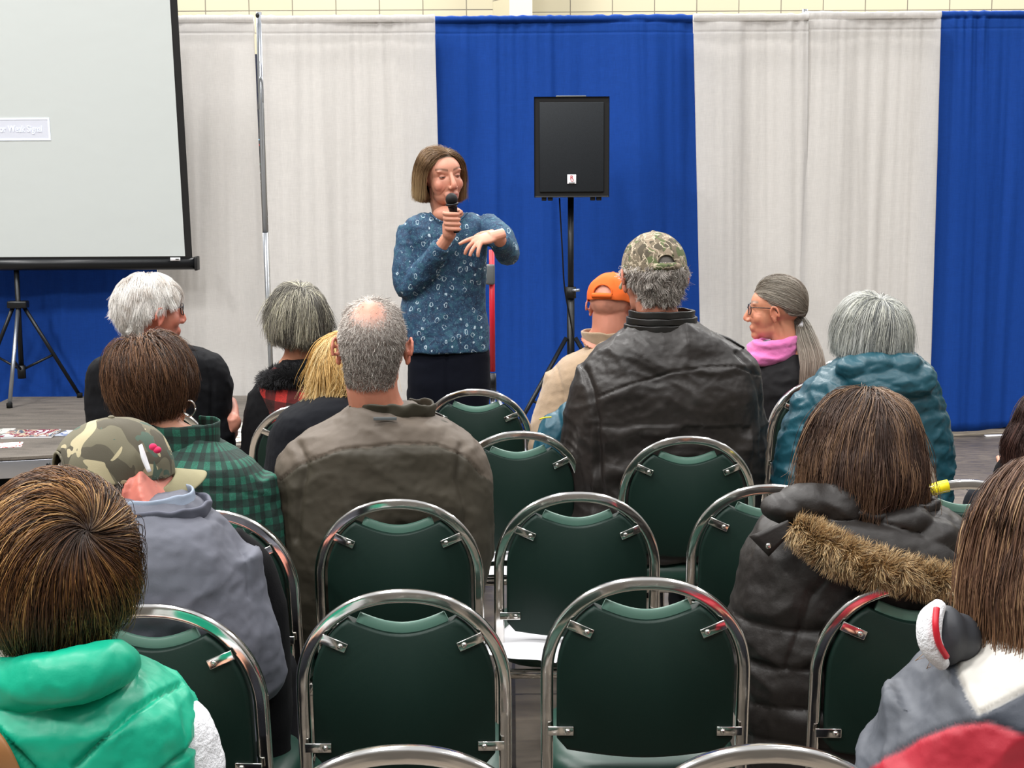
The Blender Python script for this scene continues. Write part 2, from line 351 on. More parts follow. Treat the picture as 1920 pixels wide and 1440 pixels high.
# ------------------------------------------------------------------ stage
HS = .29
A = WZ(-260, 872, HS); Bp = WZ(700, 822, HS); yb = YD-.14
r = thing('stage_platform', 'low grey carpeted stage platform with aluminium edge, left front', 'stage', (A.x, A.y, 0))
def prism(poly, z0, z1):
    b = BM(); lo = [b.verts.new((x, y, z0)) for x, y in poly]; hi = [b.verts.new((x, y, z1)) for x, y in poly]; n = len(poly)
    for k in range(n): b.faces.new((lo[k], lo[(k+1) % n], hi[(k+1) % n], hi[k]))
    b.faces.new(hi); b.faces.new(lo[::-1]); return b
poly = [(A.x, A.y), (Bp.x, Bp.y), (Bp.x, yb), (A.x, yb)]
put('deck', prism(poly, HS-.014, HS), M['carpet'], r, smooth=False)
b = BM(); d = (Bp-A); d.z = 0; L_ = d.length; ang = math.atan2(d.y, d.x); mid = (A+Bp)/2
box(b, (mid.x, mid.y+.03, HS-.018-.045), (L_, .05, .088), Euler((0, 0, ang)).to_matrix(), bev=.003); put('edge_rail', b, M['alu'], r)
nn = Vector((d.y, -d.x, 0)).normalized()
for t_ in (.345, .8):
    b = BM(); p = A+d*t_+nn*(-.002); ell(b, (p.x, p.y, HS-.05), (.012, .006, .012)); put('rail_bolt', b, M['blackmetal'], r)
put('skirt', prism([(A.x+.02, A.y+.07), (Bp.x-.03, Bp.y+.07), (Bp.x-.03, yb-.03), (A.x+.02, yb-.03)], 0.001, HS-.10), M['skirt'], r, smooth=False)
# brochures on the stage
def printmat(name, cols):
    t = NT(name); c = t.coord((6, 3, 1)); t.put(t.b.inputs['Base Color'], t.ramp(t.noise(c, 2.2, 3, .6, 1), cols, 'CONSTANT')); t.b.inputs['Roughness'].default_value = .25; return t.m
pm1 = printmat('brochure_cover', [(0, '#d8dde0'), (.42, '#8f3a44'), (.5, '#c9b8a0'), (.58, '#56606e'), (.66, '#e6e6e6')])
pm2 = printmat('pamphlet_cover', [(0, '#b9c2d6'), (.45, '#7a86a6'), (.55, '#eceef2')])
pm3 = printmat('flyer_print', [(0, '#f0ece9'), (.52, '#c2402e'), (.6, '#efe9e4')])
pm4 = printmat('leaflet_print', [(0, '#d9d6cf'), (.5, '#8f9a8c'), (.58, '#c88f6a'), (.63, '#e8e6e0')])
def book(px, py, w, l, th, rz, mat, label, cat, z=HS):
    p = WZ(px, py, z); r = thing(cat.split()[-1], label, cat.split()[-1], (p.x, p.y, z), 'printed handouts on the stage edge', rz)
    b = BM(); box(b, (0, 0, th/2+.0005), (w*.98, l*.98, max(.001, th-.002))); put('pages', b, M['paper'], r, world=False, smooth=False)
    b = BM(); box(b, (0, 0, th), (w, l, .0012)); put('cover', b, mat, r, world=False, smooth=False); return r
book(58, 816, .27, .21, .012, .06, pm1, 'thick colour magazine lying on the stage, largest of the printed matter', 'magazine')
book(150, 814, .22, .17, .005, -.12, pm2, 'thin blue grey pamphlet lying right of the thick magazine', 'pamphlet')
book(-6, 812, .16, .20, .008, .1, pm4, 'printed booklet cut by the left edge of the photo, beside the thick magazine', 'booklet')
book(2, 836, .21, .15, .002, .25, pm3, 'red and white flyer near the aluminium stage edge', 'flyer')
for k, (px, py, rz, lb) in enumerate(((440, 826, .3, 'bottom leaflet of the loose pile beside the black blazer'), (447, 818, -.2, 'leaflet slipped to the right in the pile beside the black blazer'), (438, 808, .1, 'leaflet behind the pile beside the black blazer'), (452, 800, .5, 'farthest leaflet of the loose pile beside the black blazer'))):
    book(px, py, .20, .14, .004+.002*k, rz, pm4, lb, 'leaflet', HS)
# ------------------------------------------------------------------ projection screen on tripod
YS = WZ(18, 765, HS).y+.25
def S(px, py, k=0.0): return W(px, py, YS-k)
r = thing('projection_screen', 'large white tripod projection screen with black border at upper left', 'projection screen', (S(28, 600).x, YS, HS))
zb = S(28, 482).z; zt_ = S(28, -6).z+.05; lean = .17
xr = S(347, 478).x; xl = S(28, 478).x*2-xr
def sq(x0, x1, z0, z1, dy, th, mat, name, par=r):
    b = BM()
    def yy(z): return YS-.0-lean*(z-zb)/(zt_-zb)+dy
    vs = []
    for y_ in (0, th):
        for (x, z) in ((x0, z0), (x1, z0), (x1, z1), (x0, z1)): vs.append(b.verts.new((x, yy(z)+y_, z)))
    for f in ((0,1,2,3), (7,6,5,4), (0,4,5,1), (1,5,6,2), (2,6,7,3), (3,7,4,0)): b.faces.new([vs[i] for i in f])
    return put(name, b, mat, par, smooth=False)
bw = .042; ztop = S(28, 2).z
sq(xl, xr+bw, zb-.02, ztop+.05, .004, .004, M['black'], 'border')
fab = sq(xl+bw, xr, zb, ztop, -.0005, .004, M['screen'], 'fabric')
# projected caption: «No or Weak Signal»
pj = NT('projected_light'); pj.b.inputs['Base Color'].default_value = (*lin('#e3ebf7'), 1); pj.b.inputs['Emission Color'].default_value = (*lin('#dfe9ff'), 1); pj.b.inputs['Emission Strength'].default_value = .28
pk = basic('projected_panel', '#d0d4e0', .8)
z1_, z2_ = S(60, 221, .1).z, S(60, 263, .1).z; xr_ = S(93, 240, .09).x; xl_ = 2*S(28, 240, .09).x-xr_; t_ = .010
for a in ((xl_, xr_, z1_-t_, z1_), (xl_, xr_, z2_, z2_+t_), (xl_, xl_+t_, z2_+t_, z1_-t_), (xr_-t_, xr_, z2_+t_, z1_-t_)): sq(*a, -.0035, .002, pj.m, 'caption_border', fab)
sq(xl_+t_, xr_-t_, z2_+t_, z1_-t_, -.0018, .001, pk, 'caption_panel', fab)
def text(s, size, loc, rot, mat, parent, name='lettering', ext=.0006, width=None, font=None):
    c = bpy.data.curves.new('t', 'FONT'); c.body = s; c.size = size; c.extrude = ext; c.align_x = 'CENTER'; c.align_y = 'CENTER'; c.resolution_u = 3
    o = link(bpy.data.objects.new('t', c)); dg = bpy.context.evaluated_depsgraph_get(); dg.update(); me = bpy.data.meshes.new_from_object(o.evaluated_get(dg)); bpy.data.objects.remove(o)
    if width:
        xs = [v.co.x for v in me.vertices]; k = width/(max(xs)-min(xs)); me.transform(Matrix.Diagonal((k, 1, 1, 1)))
    me.transform(Matrix.Translation(loc) @ Euler(rot).to_matrix().to_4x4()); return put(name, me, mat, parent, smooth=False)
zc = (z1_+z2_)/2; yc = YS-lean*(zc-zb)/(zt_-zb)-.004
text('No or Weak Signal', .055, (S(28, 240, .09).x, yc, zc), (PI/2+math.atan(lean/(zt_-zb)), 0, 0), pj.m, fab, 'caption_text', width=S(78, 240, .09).x*1-(2*S(28, 240, .09).x-S(78, 240, .09).x))
b = BM(); hz = S(200, 495).z; tube(b, [(xl-.05, YS+.02, hz), (S(368, 492).x, YS+.02, hz)], .038, 18); put('roller_case', b, M['blackmetal'], r)
b = BM(); box(b, (S(368, 492).x, YS+.02, hz), (.018, .085, .085), bev=.006); put('end_cap', b, M['black'], r)
b = BM(); p = S(328, 483, .03); box(b, (p.x, YS-.022, hz+.028), (.06, .004, .02)); o = put('maker_plate', b, M['paper'], r); b = BM(); box(b, (p.x+.012, YS-.025, hz+.028), (.02, .003, .008)); put('plate_mark', b, M['grey'], o)
hub = S(30, 572); b = BM(); tube(b, [(hub.x, YS+.04, hz), (hub.x, YS+.04, HS+.16)], .016, 12); put('centre_pole', b, M['blackmetal'], r)
b = BM(); tube(b, [(hub.x, YS+.04, hz+.02), (hub.x, YS+.05, ztop+.08)], .014, 12); put('upper_pole', b, M['blackmetal'], r)
b = BM(); box(b, (hub.x, YS+.04, hub.z), (.12, .07, .045), bev=.01); put('leg_hub', b, M['blackmetal'], r)
f1 = WZ(18, 765, HS); f2 = WZ(166, 737, HS); f2 = Vector((f2.x, min(f2.y, yb-.05), HS)); f3 = Vector((2*hub.x-f2.x, f2.y, HS))
for f_ in (f1, f2, f3):
    b = BM(); tube(b, [(hub.x+(f_.x-hub.x)*.08, YS+.04, hub.z), (f_.x, f_.y, HS+.012)], .0125, 10, square=False); o = put('leg', b, M['steel'] if f_ is f1 else M['blackmetal'], r)
    b = BM(); tube(b, [(f_.x, f_.y, HS+.001), (f_.x, f_.y, HS+.03)], .018, 12); put('rubber_foot', b, M['rubber'], o)
    b = BM(); tube(b, [(hub.x, YS+.04, HS+.19), (hub.x*.45+f_.x*.55, YS*.45+f_.y*.55+.01, hub.z*.45+(HS+.012)*.55)], .008, 8); put('brace', b, M['blackmetal'], r)
b = BM(); tube(b, [(hub.x, YS+.04, HS+.14), (hub.x, YS+.04, HS+.22)], .026, 12); put('slide_collar', b, M['blackmetal'], r)
# ------------------------------------------------------------------ loudspeaker and stand
YL = YD-.95
def Q(px, py): return W(px, py, YL)
c0 = Q(1072, 276); wS = Q(1142, 276).x-Q(1001, 276).x; hS = Q(1072, 182).z-Q(1072, 371).z
r = thing('loudspeaker', 'black loudspeaker cabinet on a tripod pole before the blue drape', 'loudspeaker', (c0.x, YL, c0.z-hS/2))
b = BM(); x0, x1 = c0.x-wS/2, c0.x+wS/2; z0, z1 = c0.z-hS/2, c0.z+hS/2
tilt = Matrix.Rotation(.0, 3, 'X')
vs = []
for (y, k) in ((YL, 1.0), (YL+.34, .78)):
    for (x, z) in ((x0, z0), (x1, z0), (x1, z1), (x0, z1)): vs.append(b.verts.new((c0.x+(x-c0.x)*k, y, z)))
for f in ((0,1,2,3), (7,6,5,4), (0,4,5,1), (1,5,6,2), (2,6,7,3), (3,7,4,0)): b.faces.new([vs[i] for i in f])
fr = [f for f in b.faces if all(abs(v.co.y-YL) < 1e-5 for v in f.verts)]
res = bmesh.ops.inset_region(b, faces=fr, thickness=.022); fr = [f for f in b.faces if all(abs(v.co.y-YL) < 1e-5 for v in f.verts) and f not in res['faces']]
ext = bmesh.ops.extrude_face_region(b, geom=fr); bmesh.ops.translate(b, verts=[v for v in ext['geom'] if isinstance(v, bmesh.types.BMVert)], vec=(0, .016, 0)); bmesh.ops.delete(b, geom=fr, context='FACES')
o = put('cabinet', b, M['black'], r, smooth=False); mo = o.modifiers.new('b', 'BEVEL'); mo.width = .012; mo.segments = 3
g = c0.copy(); b = BM(); box(b, (c0.x, YL+.008, c0.z), (wS-.06, .01, hS-.06), bev=.004)
gr = put('grille', b, M['grille'], r)
t = NT('grille_mesh'); vo = t.new('ShaderNodeTexVoronoi'); t.t.links.new(t.coord((110, 110, 110)), vo.inputs['Vector']); t.put(t.b.inputs['Base Color'], t.ramp(vo.outputs['Distance'], [(.25, '#0a0c0f'), (.55, '#20262c')])); t.b.inputs['Roughness'].default_value = .55; t.b.inputs['Metallic'].default_value = .3; gr.data.materials[0] = t.m
pb = Q(1072, 336); b = BM(); box(b, (pb.x, YL-.0005, pb.z), (.050, .006, .052), bev=.002); bd = put('badge', b, M['paper'], gr, label='small white badge on the grille')
text('R', .034, (pb.x, YL-.0045, pb.z+.008), (PI/2, 0, 0), M['red'], bd, 'badge_mark')
def ribbon(pts, w, y, mat, name, par):
    b = BM(); tube(b, [(x, y, z) for x, z in pts], w, 6, 10); put(name, b, mat, par)
ribbon([(pb.x-.008, pb.z+.008), (pb.x-.004, pb.z-.008), (pb.x+.004, pb.z-.014), (pb.x+.009, pb.z-.002)], .0011, YL-.0045, M['red'], 'badge_swoosh', bd)
b = BM(); box(b, (pb.x, YL-.004, pb.z-.021), (.032, .002, .005)); put('badge_strip', b, M['grey'], bd)
for dx in (-.155, -.12, .12, .155):
    b = BM(); box(b, (c0.x+dx, YL+.04, z0-.008), (.028, .05, .022), bev=.005); put('foot', b, M['black'], r)
b = BM(); box(b, (c0.x, YL+.12, z1+.004), (.17, .06, .012), bev=.004); put('top_handle', b, M['grey'], r)
r = thing('speaker_stand', 'black tripod pole stand under the loudspeaker', 'speaker stand', (c0.x, YL+.14, 0)); ys = YL+.14
b = BM(); tube(b, [(c0.x, ys, .75), (c0.x, ys, z0-.001)], .0175, 14); put('pole', b, M['blackmetal'], r)
zcol = Q(1072, 548).z
b = BM(); tube(b, [(c0.x, ys, .12), (c0.x, ys, zcol)], .022, 14); put('outer_tube', b, M['blackmetal'], r)
b = BM(); tube(b, [(c0.x, ys, zcol-.045), (c0.x, ys, zcol+.02)], .031, 14); co = put('collar', b, M['black'], r)
b = BM(); tube(b, [(c0.x, ys-.02, zcol), (c0.x+.05, ys-.035, zcol+.004)], .009, 10); put('lock_knob', b, M['steel'], co)
for k in range(3):
    a = PI/2+k*2*PI/3; ex, ey = c0.x+.5*math.cos(a), ys+.5*math.sin(a); b = BM(); tube(b, [(c0.x+.03*math.cos(a), ys+.03*math.sin(a), .72), (ex, ey, .02)], .013, 10); o = put('leg', b, M['blackmetal'], r)
    b = BM(); tube(b, [(ex, ey, .001), (ex, ey, .03)], .018, 10); put('rubber_foot', b, M['rubber'], o)
    b = BM(); tube(b, [(c0.x, ys, .25), (c0.x+.26*math.cos(a), ys+.26*math.sin(a), .37)], .008, 8); put('brace', b, M['blackmetal'], r)
b = BM(); tube(b, [Q(1050, 372)+Vector((0, .1, 0)), Q(1055, 470)+Vector((0, .06, 0)), Q(1060, 545)+Vector((0, .08, 0)), Q(1076, 640)+Vector((0, .1, 0)), (c0.x+.03, ys-.03, .3), (c0.x+.1, ys-.1, .008)], .0045, 8, 60); tag(put('speaker_cable', b, M['rubber'], loc=(c0.x, ys, 0)), 'thin black cable hanging from the loudspeaker beside its pole', 'cable')
# red pole with grey clamp behind the presenter
YR = 7.3; p = W(922, 480, YR); pbm = W(922, 700, YR)
r = thing('pole_stand', 'red pole with grey clamp standing behind the presenter', 'stand', (p.x, YR, 0))
b = BM(); tube(b, [(p.x, YR, .9-.2), (p.x, YR, p.z+.03)], .0135, 14); put('red_pole', b, M['red'], r)
z_a, z_b = W(922, 495, YR).z, W(922, 533, YR).z; b = BM(); box(b, (p.x-.008, YR-.01, (z_a+z_b)/2), (.045, .05, z_a-z_b), bev=.01); o = put('clamp', b, M['grey'], r)
b = BM(); box(b, (p.x-.04, YR, z_a-.03), (.018, .03, .16), bev=.006); put('clamp_lever', b, M['steel'], o)
zq = W(922, 700, YR).z; b = BM(); tube(b, [(p.x, YR, zq-.09), (p.x, YR, zq)], .018, 14); put('lower_socket', b, M['blackmetal'], r)
b = BM(); box(b, (p.x, YR-.005, zq-.105), (.06, .05, .03), bev=.008); put('leg_hub', b, M['steel'], r)
b = BM(); tube(b, [(p.x, YR, zq-.1), (p.x, YR, .25)], .013, 12); put('shaft', b, M['steel'], r)
for k in range(3):
    a = -.5+k*2*PI/3; b = BM(); tube(b, [(p.x+.02*math.cos(a), YR+.02*math.sin(a), zq-.11), (p.x+.36*math.cos(a), YR+.36*math.sin(a), .012)], .010, 10); put('leg', b, M['steel'], r)
# ------------------------------------------------------------------ chairs
HC = .885
def back_y(z): return -.205-.06*max(0, (z-.45))/.43        # lean of the back frame
def arch_pts(hw, n=40, ztop=HC-.0125, zs=.68, z0=.012):
    P = [(-hw, z) for z in np.linspace(z0, zs-.02, 12)]
    for a in np.linspace(PI, 0, n):
        c, s = math.cos(a), math.sin(a); q = 1.0
        P.append((hw*np.sign(c)*abs(c)**.92, zs+(ztop-zs)*s**.96))
    P += [(hw, z) for z in np.linspace(zs-.02, z0, 12)]; return P
def make_chair():
    r = thing('banquet_chair', '', 'chair')
    b = BM(); hw = .1975; pts = [(x*(1+.0*(z < .45)), back_y(z)+(.05*(.45-z)/.45*-1.0 if z < .45 else 0), z) for x, z in arch_pts(hw)]
    # square tube along the arch: section axes = (in-plane normal, depth)
    n = 20; rings = []
    for i, p in enumerate(pts):
        p = Vector(p); t = (Vector(pts[min(i+1, len(pts)-1)])-Vector(pts[max(i-1, 0)])).normalized(); dpt = Vector((0, 1, -.14)).normalized(); s = t.cross(dpt).normalized(); w = s.cross(t).normalized(); ring = []
        for k in range(n):
            a = 2*PI*(k+.5)/n; ca, sa = math.cos(a), math.sin(a); q = (abs(ca)**9+abs(sa)**9)**(-1/9); ring.append(b.verts.new(p+s*ca*q*.0128+w*sa*q*.0115))
        rings.append(ring)
    for i in range(len(rings)-1):
        for k in range(n): b.faces.new((rings[i][k], rings[i][(k+1) % n], rings[i+1][(k+1) % n], rings[i+1][k]))
    b.faces.new(rings[0][::-1]); b.faces.new(rings[-1]); put('back_frame', b, M['chrome'], r)
    # padded back: outline inside the arch with a scooped top edge
    out = []
    hp = .178
    for a in np.linspace(0, 1, 15): out.append((-hp+.02+(2*hp-.04)*a, .515-.018*math.sin(PI*a)))
    out.append((hp, .54)); out += [(hp, z) for z in (.60, .66)]
    for a in np.linspace(.12, .98, 9): out.append((hp*math.cos(a)**.9, .68+.178*math.sin(a)**.96))
    xt_, zt2 = out[-1]
    for a in np.linspace(0.08, .92, 15): out.append((xt_*(1-2*a), zt2-.032*math.sin(PI*a)))
    L = [(-x, z) for x, z in out[15:27]][::-1]; out += [(x, z) for x, z in L]
    b = BM(); th = .042; lay = ((-.0215, .96), (-.0185, .992), (-.010, 1.0), (.010, 1.0), (.019, .985), (.0225, .94))
    cz = .69; rings = []
    for dy, k in lay: rings.append([b.verts.new((x*k, back_y(z)+dy, cz+(z-cz)*k)) for x, z in out])
    N = len(out)
    for i in range(len(rings)-1):
        for k in range(N): b.faces.new((rings[i][k], rings[i][(k+1) % N], rings[i+1][(k+1) % N], rings[i+1][k]))
    b.faces.new(rings[0][::-1]); b.faces.new(rings[-1]); bmesh.ops.recalc_face_normals(b, faces=b.faces); bmesh.ops.triangulate(b, faces=[f for f in b.faces if len(f.verts) > 4])
    o = put('backrest', b, M['green'], r); 
    b = BM(); tube(b, [(x*.993, back_y(z)+.0, cz+(z-cz)*.993+.0035) for x, z in out[27:42]], .0175, 10, cap=True, flat=.34, up=(0, 1, 0)); put('lit_top_edge', b, M['lit_edge'], o)  # pale strip: light on the cushion's top edge put into the colour
    for sx in (-1, 1):
        for z, tl in ((.79, .42), (.56, .0)):
            x_in = .150 if z > .7 else .190; y = back_y(z)-.0235
            L0 = Vector((sx*(x_in-.002), y, z+(.0 if z > .7 else 0))); u = Vector((-sx*math.cos(tl), 0, -math.sin(tl))); p2 = L0+u*.042
            b = BM(); ang = math.atan2(u.z, u.x); mid = L0+u*.018
            box(b, mid, (.052, .0035, .019), Matrix.Rotation(-ang, 3, 'Y'), bev=.0014); br = put('bracket', b, M['chrome'], r)
            b = BM(); ell(b, L0+u*.032+Vector((0, -.0025, 0)), (.0062, .0045, .0062), sub=2); put('rivet', b, M['chrome'], br)
    # seat cushion
    b = BM(); rows = []
    for z, k in ((.405, .93), (.412, .985), (.430, 1.0), (.448, .99), (.462, .955), (.472, .86), (.477, .6), (.479, .25)):
        rows.append((0, .005, z, .205*k, .215*k))
    loft(b, rows, 44, 3.6); put('seat', b, M['seat'], r)
    b = BM(); ring = [(-.195, -.20), (.195, -.20), (.195, .185), (-.195, .185)]
    for k in range(4):
        p, q = ring[k], ring[(k+1) % 4]; tube(b, [(p[0], p[1], .392), (q[0], q[1], .392)], .012, 8, square=True)
    put('seat_frame', b, M['chrome'], r)
    for sx in (-1, 1):
        b = BM(); tube(b, [(sx*.192, .18, .392), (sx*.196, .205, .012)], .0125, 12, square=True); lg = put('leg', b, M['chrome'], r)
        b = BM(); tube(b, [(sx*.196, .205, .0), (sx*.196, .205, .025)], .0155, 10); put('foot_cap', b, M['rubber'], lg)
        b = BM(); tube(b, [(sx*hw, back_y(.0)-.05, .0), (sx*hw, back_y(.0)-.05, .025)], .0155, 10); put('foot_cap', b, M['rubber'], r)
        b = BM(); tube(b, [(sx*.194, -.228, .20), (sx*.194, .19, .20)], .008, 10); put('stretcher', b, M['chrome'], r)
    return r
proto = make_chair(); CH = {}
def kids(o): return [c for c in COL.objects if c.parent == o]
_pk = {p: kids(p) for p in [proto]}; _pk.update({c: kids(c) for c in _pk[proto]})
def copy_chair(first=[True]):
    if first[0]: first[0] = False; return proto
    c = proto.copy(); COL.objects.link(c)
    for k in _pk[proto]:
        d = k.copy(); COL.objects.link(d); d.parent = c
        for s in _pk[k]:
            e_ = s.copy(); COL.objects.link(e_); e_.parent = d
    return c
def place(key, px, py, label, yaw=0, dx=0, dy=0):
    t = WZ(px, py, HC); o = copy_chair(); a = math.radians(yaw)
    ly = back_y(HC-.0125)
    o.location = (t.x+ly*math.sin(a)+dx, t.y-ly*math.cos(a)+dy, 0); o.rotation_euler = (0, 0, a)
    o['label'] = label; o['group'] = 'green and chrome banquet chairs in rows'; CH[key] = Vector((t.x+dx, t.y+dy, 0)); return o
G = 'green padded chrome banquet chair '
place('A0', 752, 1398, G+'of which only the arch shows at bottom centre', 2)
place('A1', 1440, 1396, G+'of which only the arch shows at bottom right of centre', 0)
place('Al', 110, 1462, G+'under the woman in the bright green vest', 2)
place('Ar', 2050, 1462, G+'under the woman in the white grey and red jacket', -2)
place('B0', 283, 1132, G+'behind the man in the blue grey jacket', -4)
place('B1', 753, 1105, 'empty '+G+'in front at left of centre', 1)
place('B2', 1213, 1082, 'empty '+G+'in front at right of centre', -1)
place('B3', 1728, 1085, G+'behind the parka with the fur trimmed hood', -2)
place('C0', 390, 955, G+'under the woman in the green plaid shirt', -5)
place('C1', 745, 935, G+'against the back of the man in the olive brown jacket', 0)
place('C2', 1083, 922, 'empty '+G+'with a white sheet on its seat', 1)
place('C3', 1445, 908, 'empty '+G+'left of the fur trimmed parka', -2)
place('C4', 1812, 899, 'empty '+G+'with yellow tape round its arch', -2)
place('D1', 640, 832, G+'under the woman with blonde hair in a dark jacket', 0)
place('D2', 972, 808, 'empty '+G+'right of the olive brown jacket', 8)
place('D3', 1290, 817, G+'behind the man in the black leather jacket', 0)
place('D4', 1640, 815, G+'behind the woman in the teal puffer coat', 4)
place('D5', 2055, 815, G+'under the person cut by the right edge', 0)
place('E0', 287, 757, G+'behind the man in the black blazer', -8)
place('Em', 575, 757, G+'under the woman in the red and black plaid vest', 0)
place('E1', 892, 729, 'empty '+G+'nearest to the presenter', -4)
place('E2', 1140, 740, G+'under the man in the orange cap', 0)
place('E3', 1540, 711, G+'behind the woman with the long grey ponytail', 16)
place('F3', 1600, 668, G+'barely showing between the ponytail and the silver hair', 0)
# yellow tape on C4
b = BM(); c4 = CH['C4']; ang0 = math.radians(-2)
pts = []
ly = back_y(HC-.0125); ox, oy = c4.x+ly*math.sin(ang0), c4.y-ly*math.cos(ang0)
for x, z in arch_pts(.1975)[17:30]:
    y = back_y(z); pts.append((ox+x*math.cos(ang0)-y*math.sin(ang0), oy+x*math.sin(ang0)+y*math.cos(ang0), z))
tube(b, pts, .0150, 8, square=True, up=(0, 1, 0)); tag(put('tape_wrap', b, M['tape'], loc=pts[0]), 'bright yellow tape wrapped on the arch of an empty chair', 'tape')
def sheet(px, py, w, l, rz, label, z=.4805, seed=1):
    p = WZ(px, py, z); n = 14; V = []; Fc = []
    for i in range(n):
        for j in range(n):
            x, y = (i/(n-1)-.5)*w, (j/(n-1)-.5)*l; V.append((x, y, .002+.0025*math.sin(9*x/w+seed)*math.cos(5*y/l)))
    for i in range(n-1):
        for j in range(n-1): k = i*n+j; Fc.append((k, k+n, k+n+1, k+1))
    V = np.array(V); c, s = math.cos(rz), math.sin(rz); V = np.stack([p.x+V[:, 0]*c-V[:, 1]*s, p.y+V[:, 0]*s+V[:, 1]*c, z+V[:, 2]+.0015], 1)
    o = put('paper_sheet', from_np('p', V, Fc), M['paper'], loc=(p.x, p.y, z)); o.modifiers.new('s', 'SOLIDIFY').thickness = .0006; tag(o, label, 'paper', 'paper sheets on chair seats')
sheet(1000, 1205, .215, .28, -.35, 'white sheet on the seat of the empty chair in the middle', seed=2)
sheet(925, 1072, .20, .10, -.05, 'nearer white sheet on the empty seat right of the olive brown jacket', seed=4)
sheet(918, 1046, .20, .11, .12, 'farther white sheet on the empty seat right of the olive brown jacket', seed=3)
# ------------------------------------------------------------------ people: helpers
def m_skin():
    t = NT('skin'); t.put(t.b.inputs['Base Color'], t.attr('Col')); t.b.inputs['Roughness'].default_value = .5
    t.b.inputs['Subsurface Weight'].default_value = .12; t.b.inputs['Subsurface Radius'].default_value = (.012, .005, .003); t.b.inputs['Subsurface Scale'].default_value = .6
    t.bump(t.noise(t.coord(), 160, 3), .15, .001); return t.m
M['skin'] = m_skin()
def hair_mat(name, pal, root=None, rough=.42, grad=None):
    """pal: list of (share, colour) by strand; root/tip tint by attribute t"""
    t = NT(name); tot = sum(p for p, c in pal); s = 0; st = []
    for p, c in pal: st.append((s/tot, c)); s += p
    col = t.ramp(t.attr('lock', 'Fac'), [(p*.8+.1, c) for p, c in st], 'LINEAR')
    a = t.attr('t', 'Fac')
    if root: col = t.mix(t.ramp(a, [(0, 1.0), (root[1], 0.0)]), col, root[0])
    if grad: col = t.mix(t.ramp(a, [(grad[1], 0.0), (grad[2], 1.0)]), col, grad[0])
    t.put(t.b.inputs['Base Color'], col); t.b.inputs['Roughness'].default_value = rough; t.b.inputs['Specular IOR Level'].default_value = .35
    return t.m
def strands(name, P, rad, mat, parent, tip=.35, hv=None):
    """P (n,K,3) strand points -> one mesh of thin three-sided strands"""
    n, K, _ = P.shape; T = np.gradient(P, axis=1); T /= np.linalg.norm(T, axis=2, keepdims=True)+1e-9
    ref = np.array([0.31, .17, .93]); S_ = np.cross(T, ref); S_ /= np.linalg.norm(S_, axis=2, keepdims=True)+1e-9; B2 = np.cross(T, S_)
    t = np.linspace(0, 1, K); R = (np.atleast_1d(rad)[:, None] if np.ndim(rad) else np.full((n, 1), rad))*(1-(1-tip)*t**2)[None, :]
    V = np.stack([P+S_*R[..., None]*math.cos(a)+B2*R[..., None]*math.sin(a) for a in (0, 2.094, 4.189)], 2)  # n,K,3,3
    idx = np.arange(n*K*3).reshape(n, K, 3); Fs = []
    for k in range(3): Fs.append(np.stack([idx[:, :-1, k], idx[:, :-1, (k+1) % 3], idx[:, 1:, (k+1) % 3], idx[:, 1:, k]], -1).reshape(-1, 4))
    me = from_np(name, V.reshape(-1, 3), np.concatenate(Fs)); at = me.attributes.new('t', 'FLOAT', 'POINT')
    at.data.foreach_set('value', np.repeat(np.tile(t, n), 3).astype(np.float32)); at = me.attributes.new('lock', 'FLOAT', 'POINT'); hv = np.random.default_rng(n).random(n) if hv is None else hv; at.data.foreach_set('value', np.repeat(hv, K*3).astype(np.float32)); return put(name, me, mat, parent)
class Head:
    """head frame: x right, y towards the face, z up; yaw>0 turns to the left"""
    def __init__(s, px, py, Y, yaw=0, pitch=0, roll=0, sc=1.0):
        s.c = W(px, py, Y); s.R = (Matrix.Rotation(math.radians(yaw), 3, 'Z') @ Matrix.Rotation(math.radians(pitch), 3, 'X') @ Matrix.Rotation(math.radians(roll), 3, 'Y')); s.sc = sc; s.RN = np.array(s.R)
    def p(s, *q): return s.c+s.R @ (Vector(q)*s.sc)
    def n(s, A): return np.asarray(A)@s.RN.T*s.sc+np.array(s.c)
    def inv(s, A): return ((np.asarray(A)-np.array(s.c))@s.RN)/s.sc
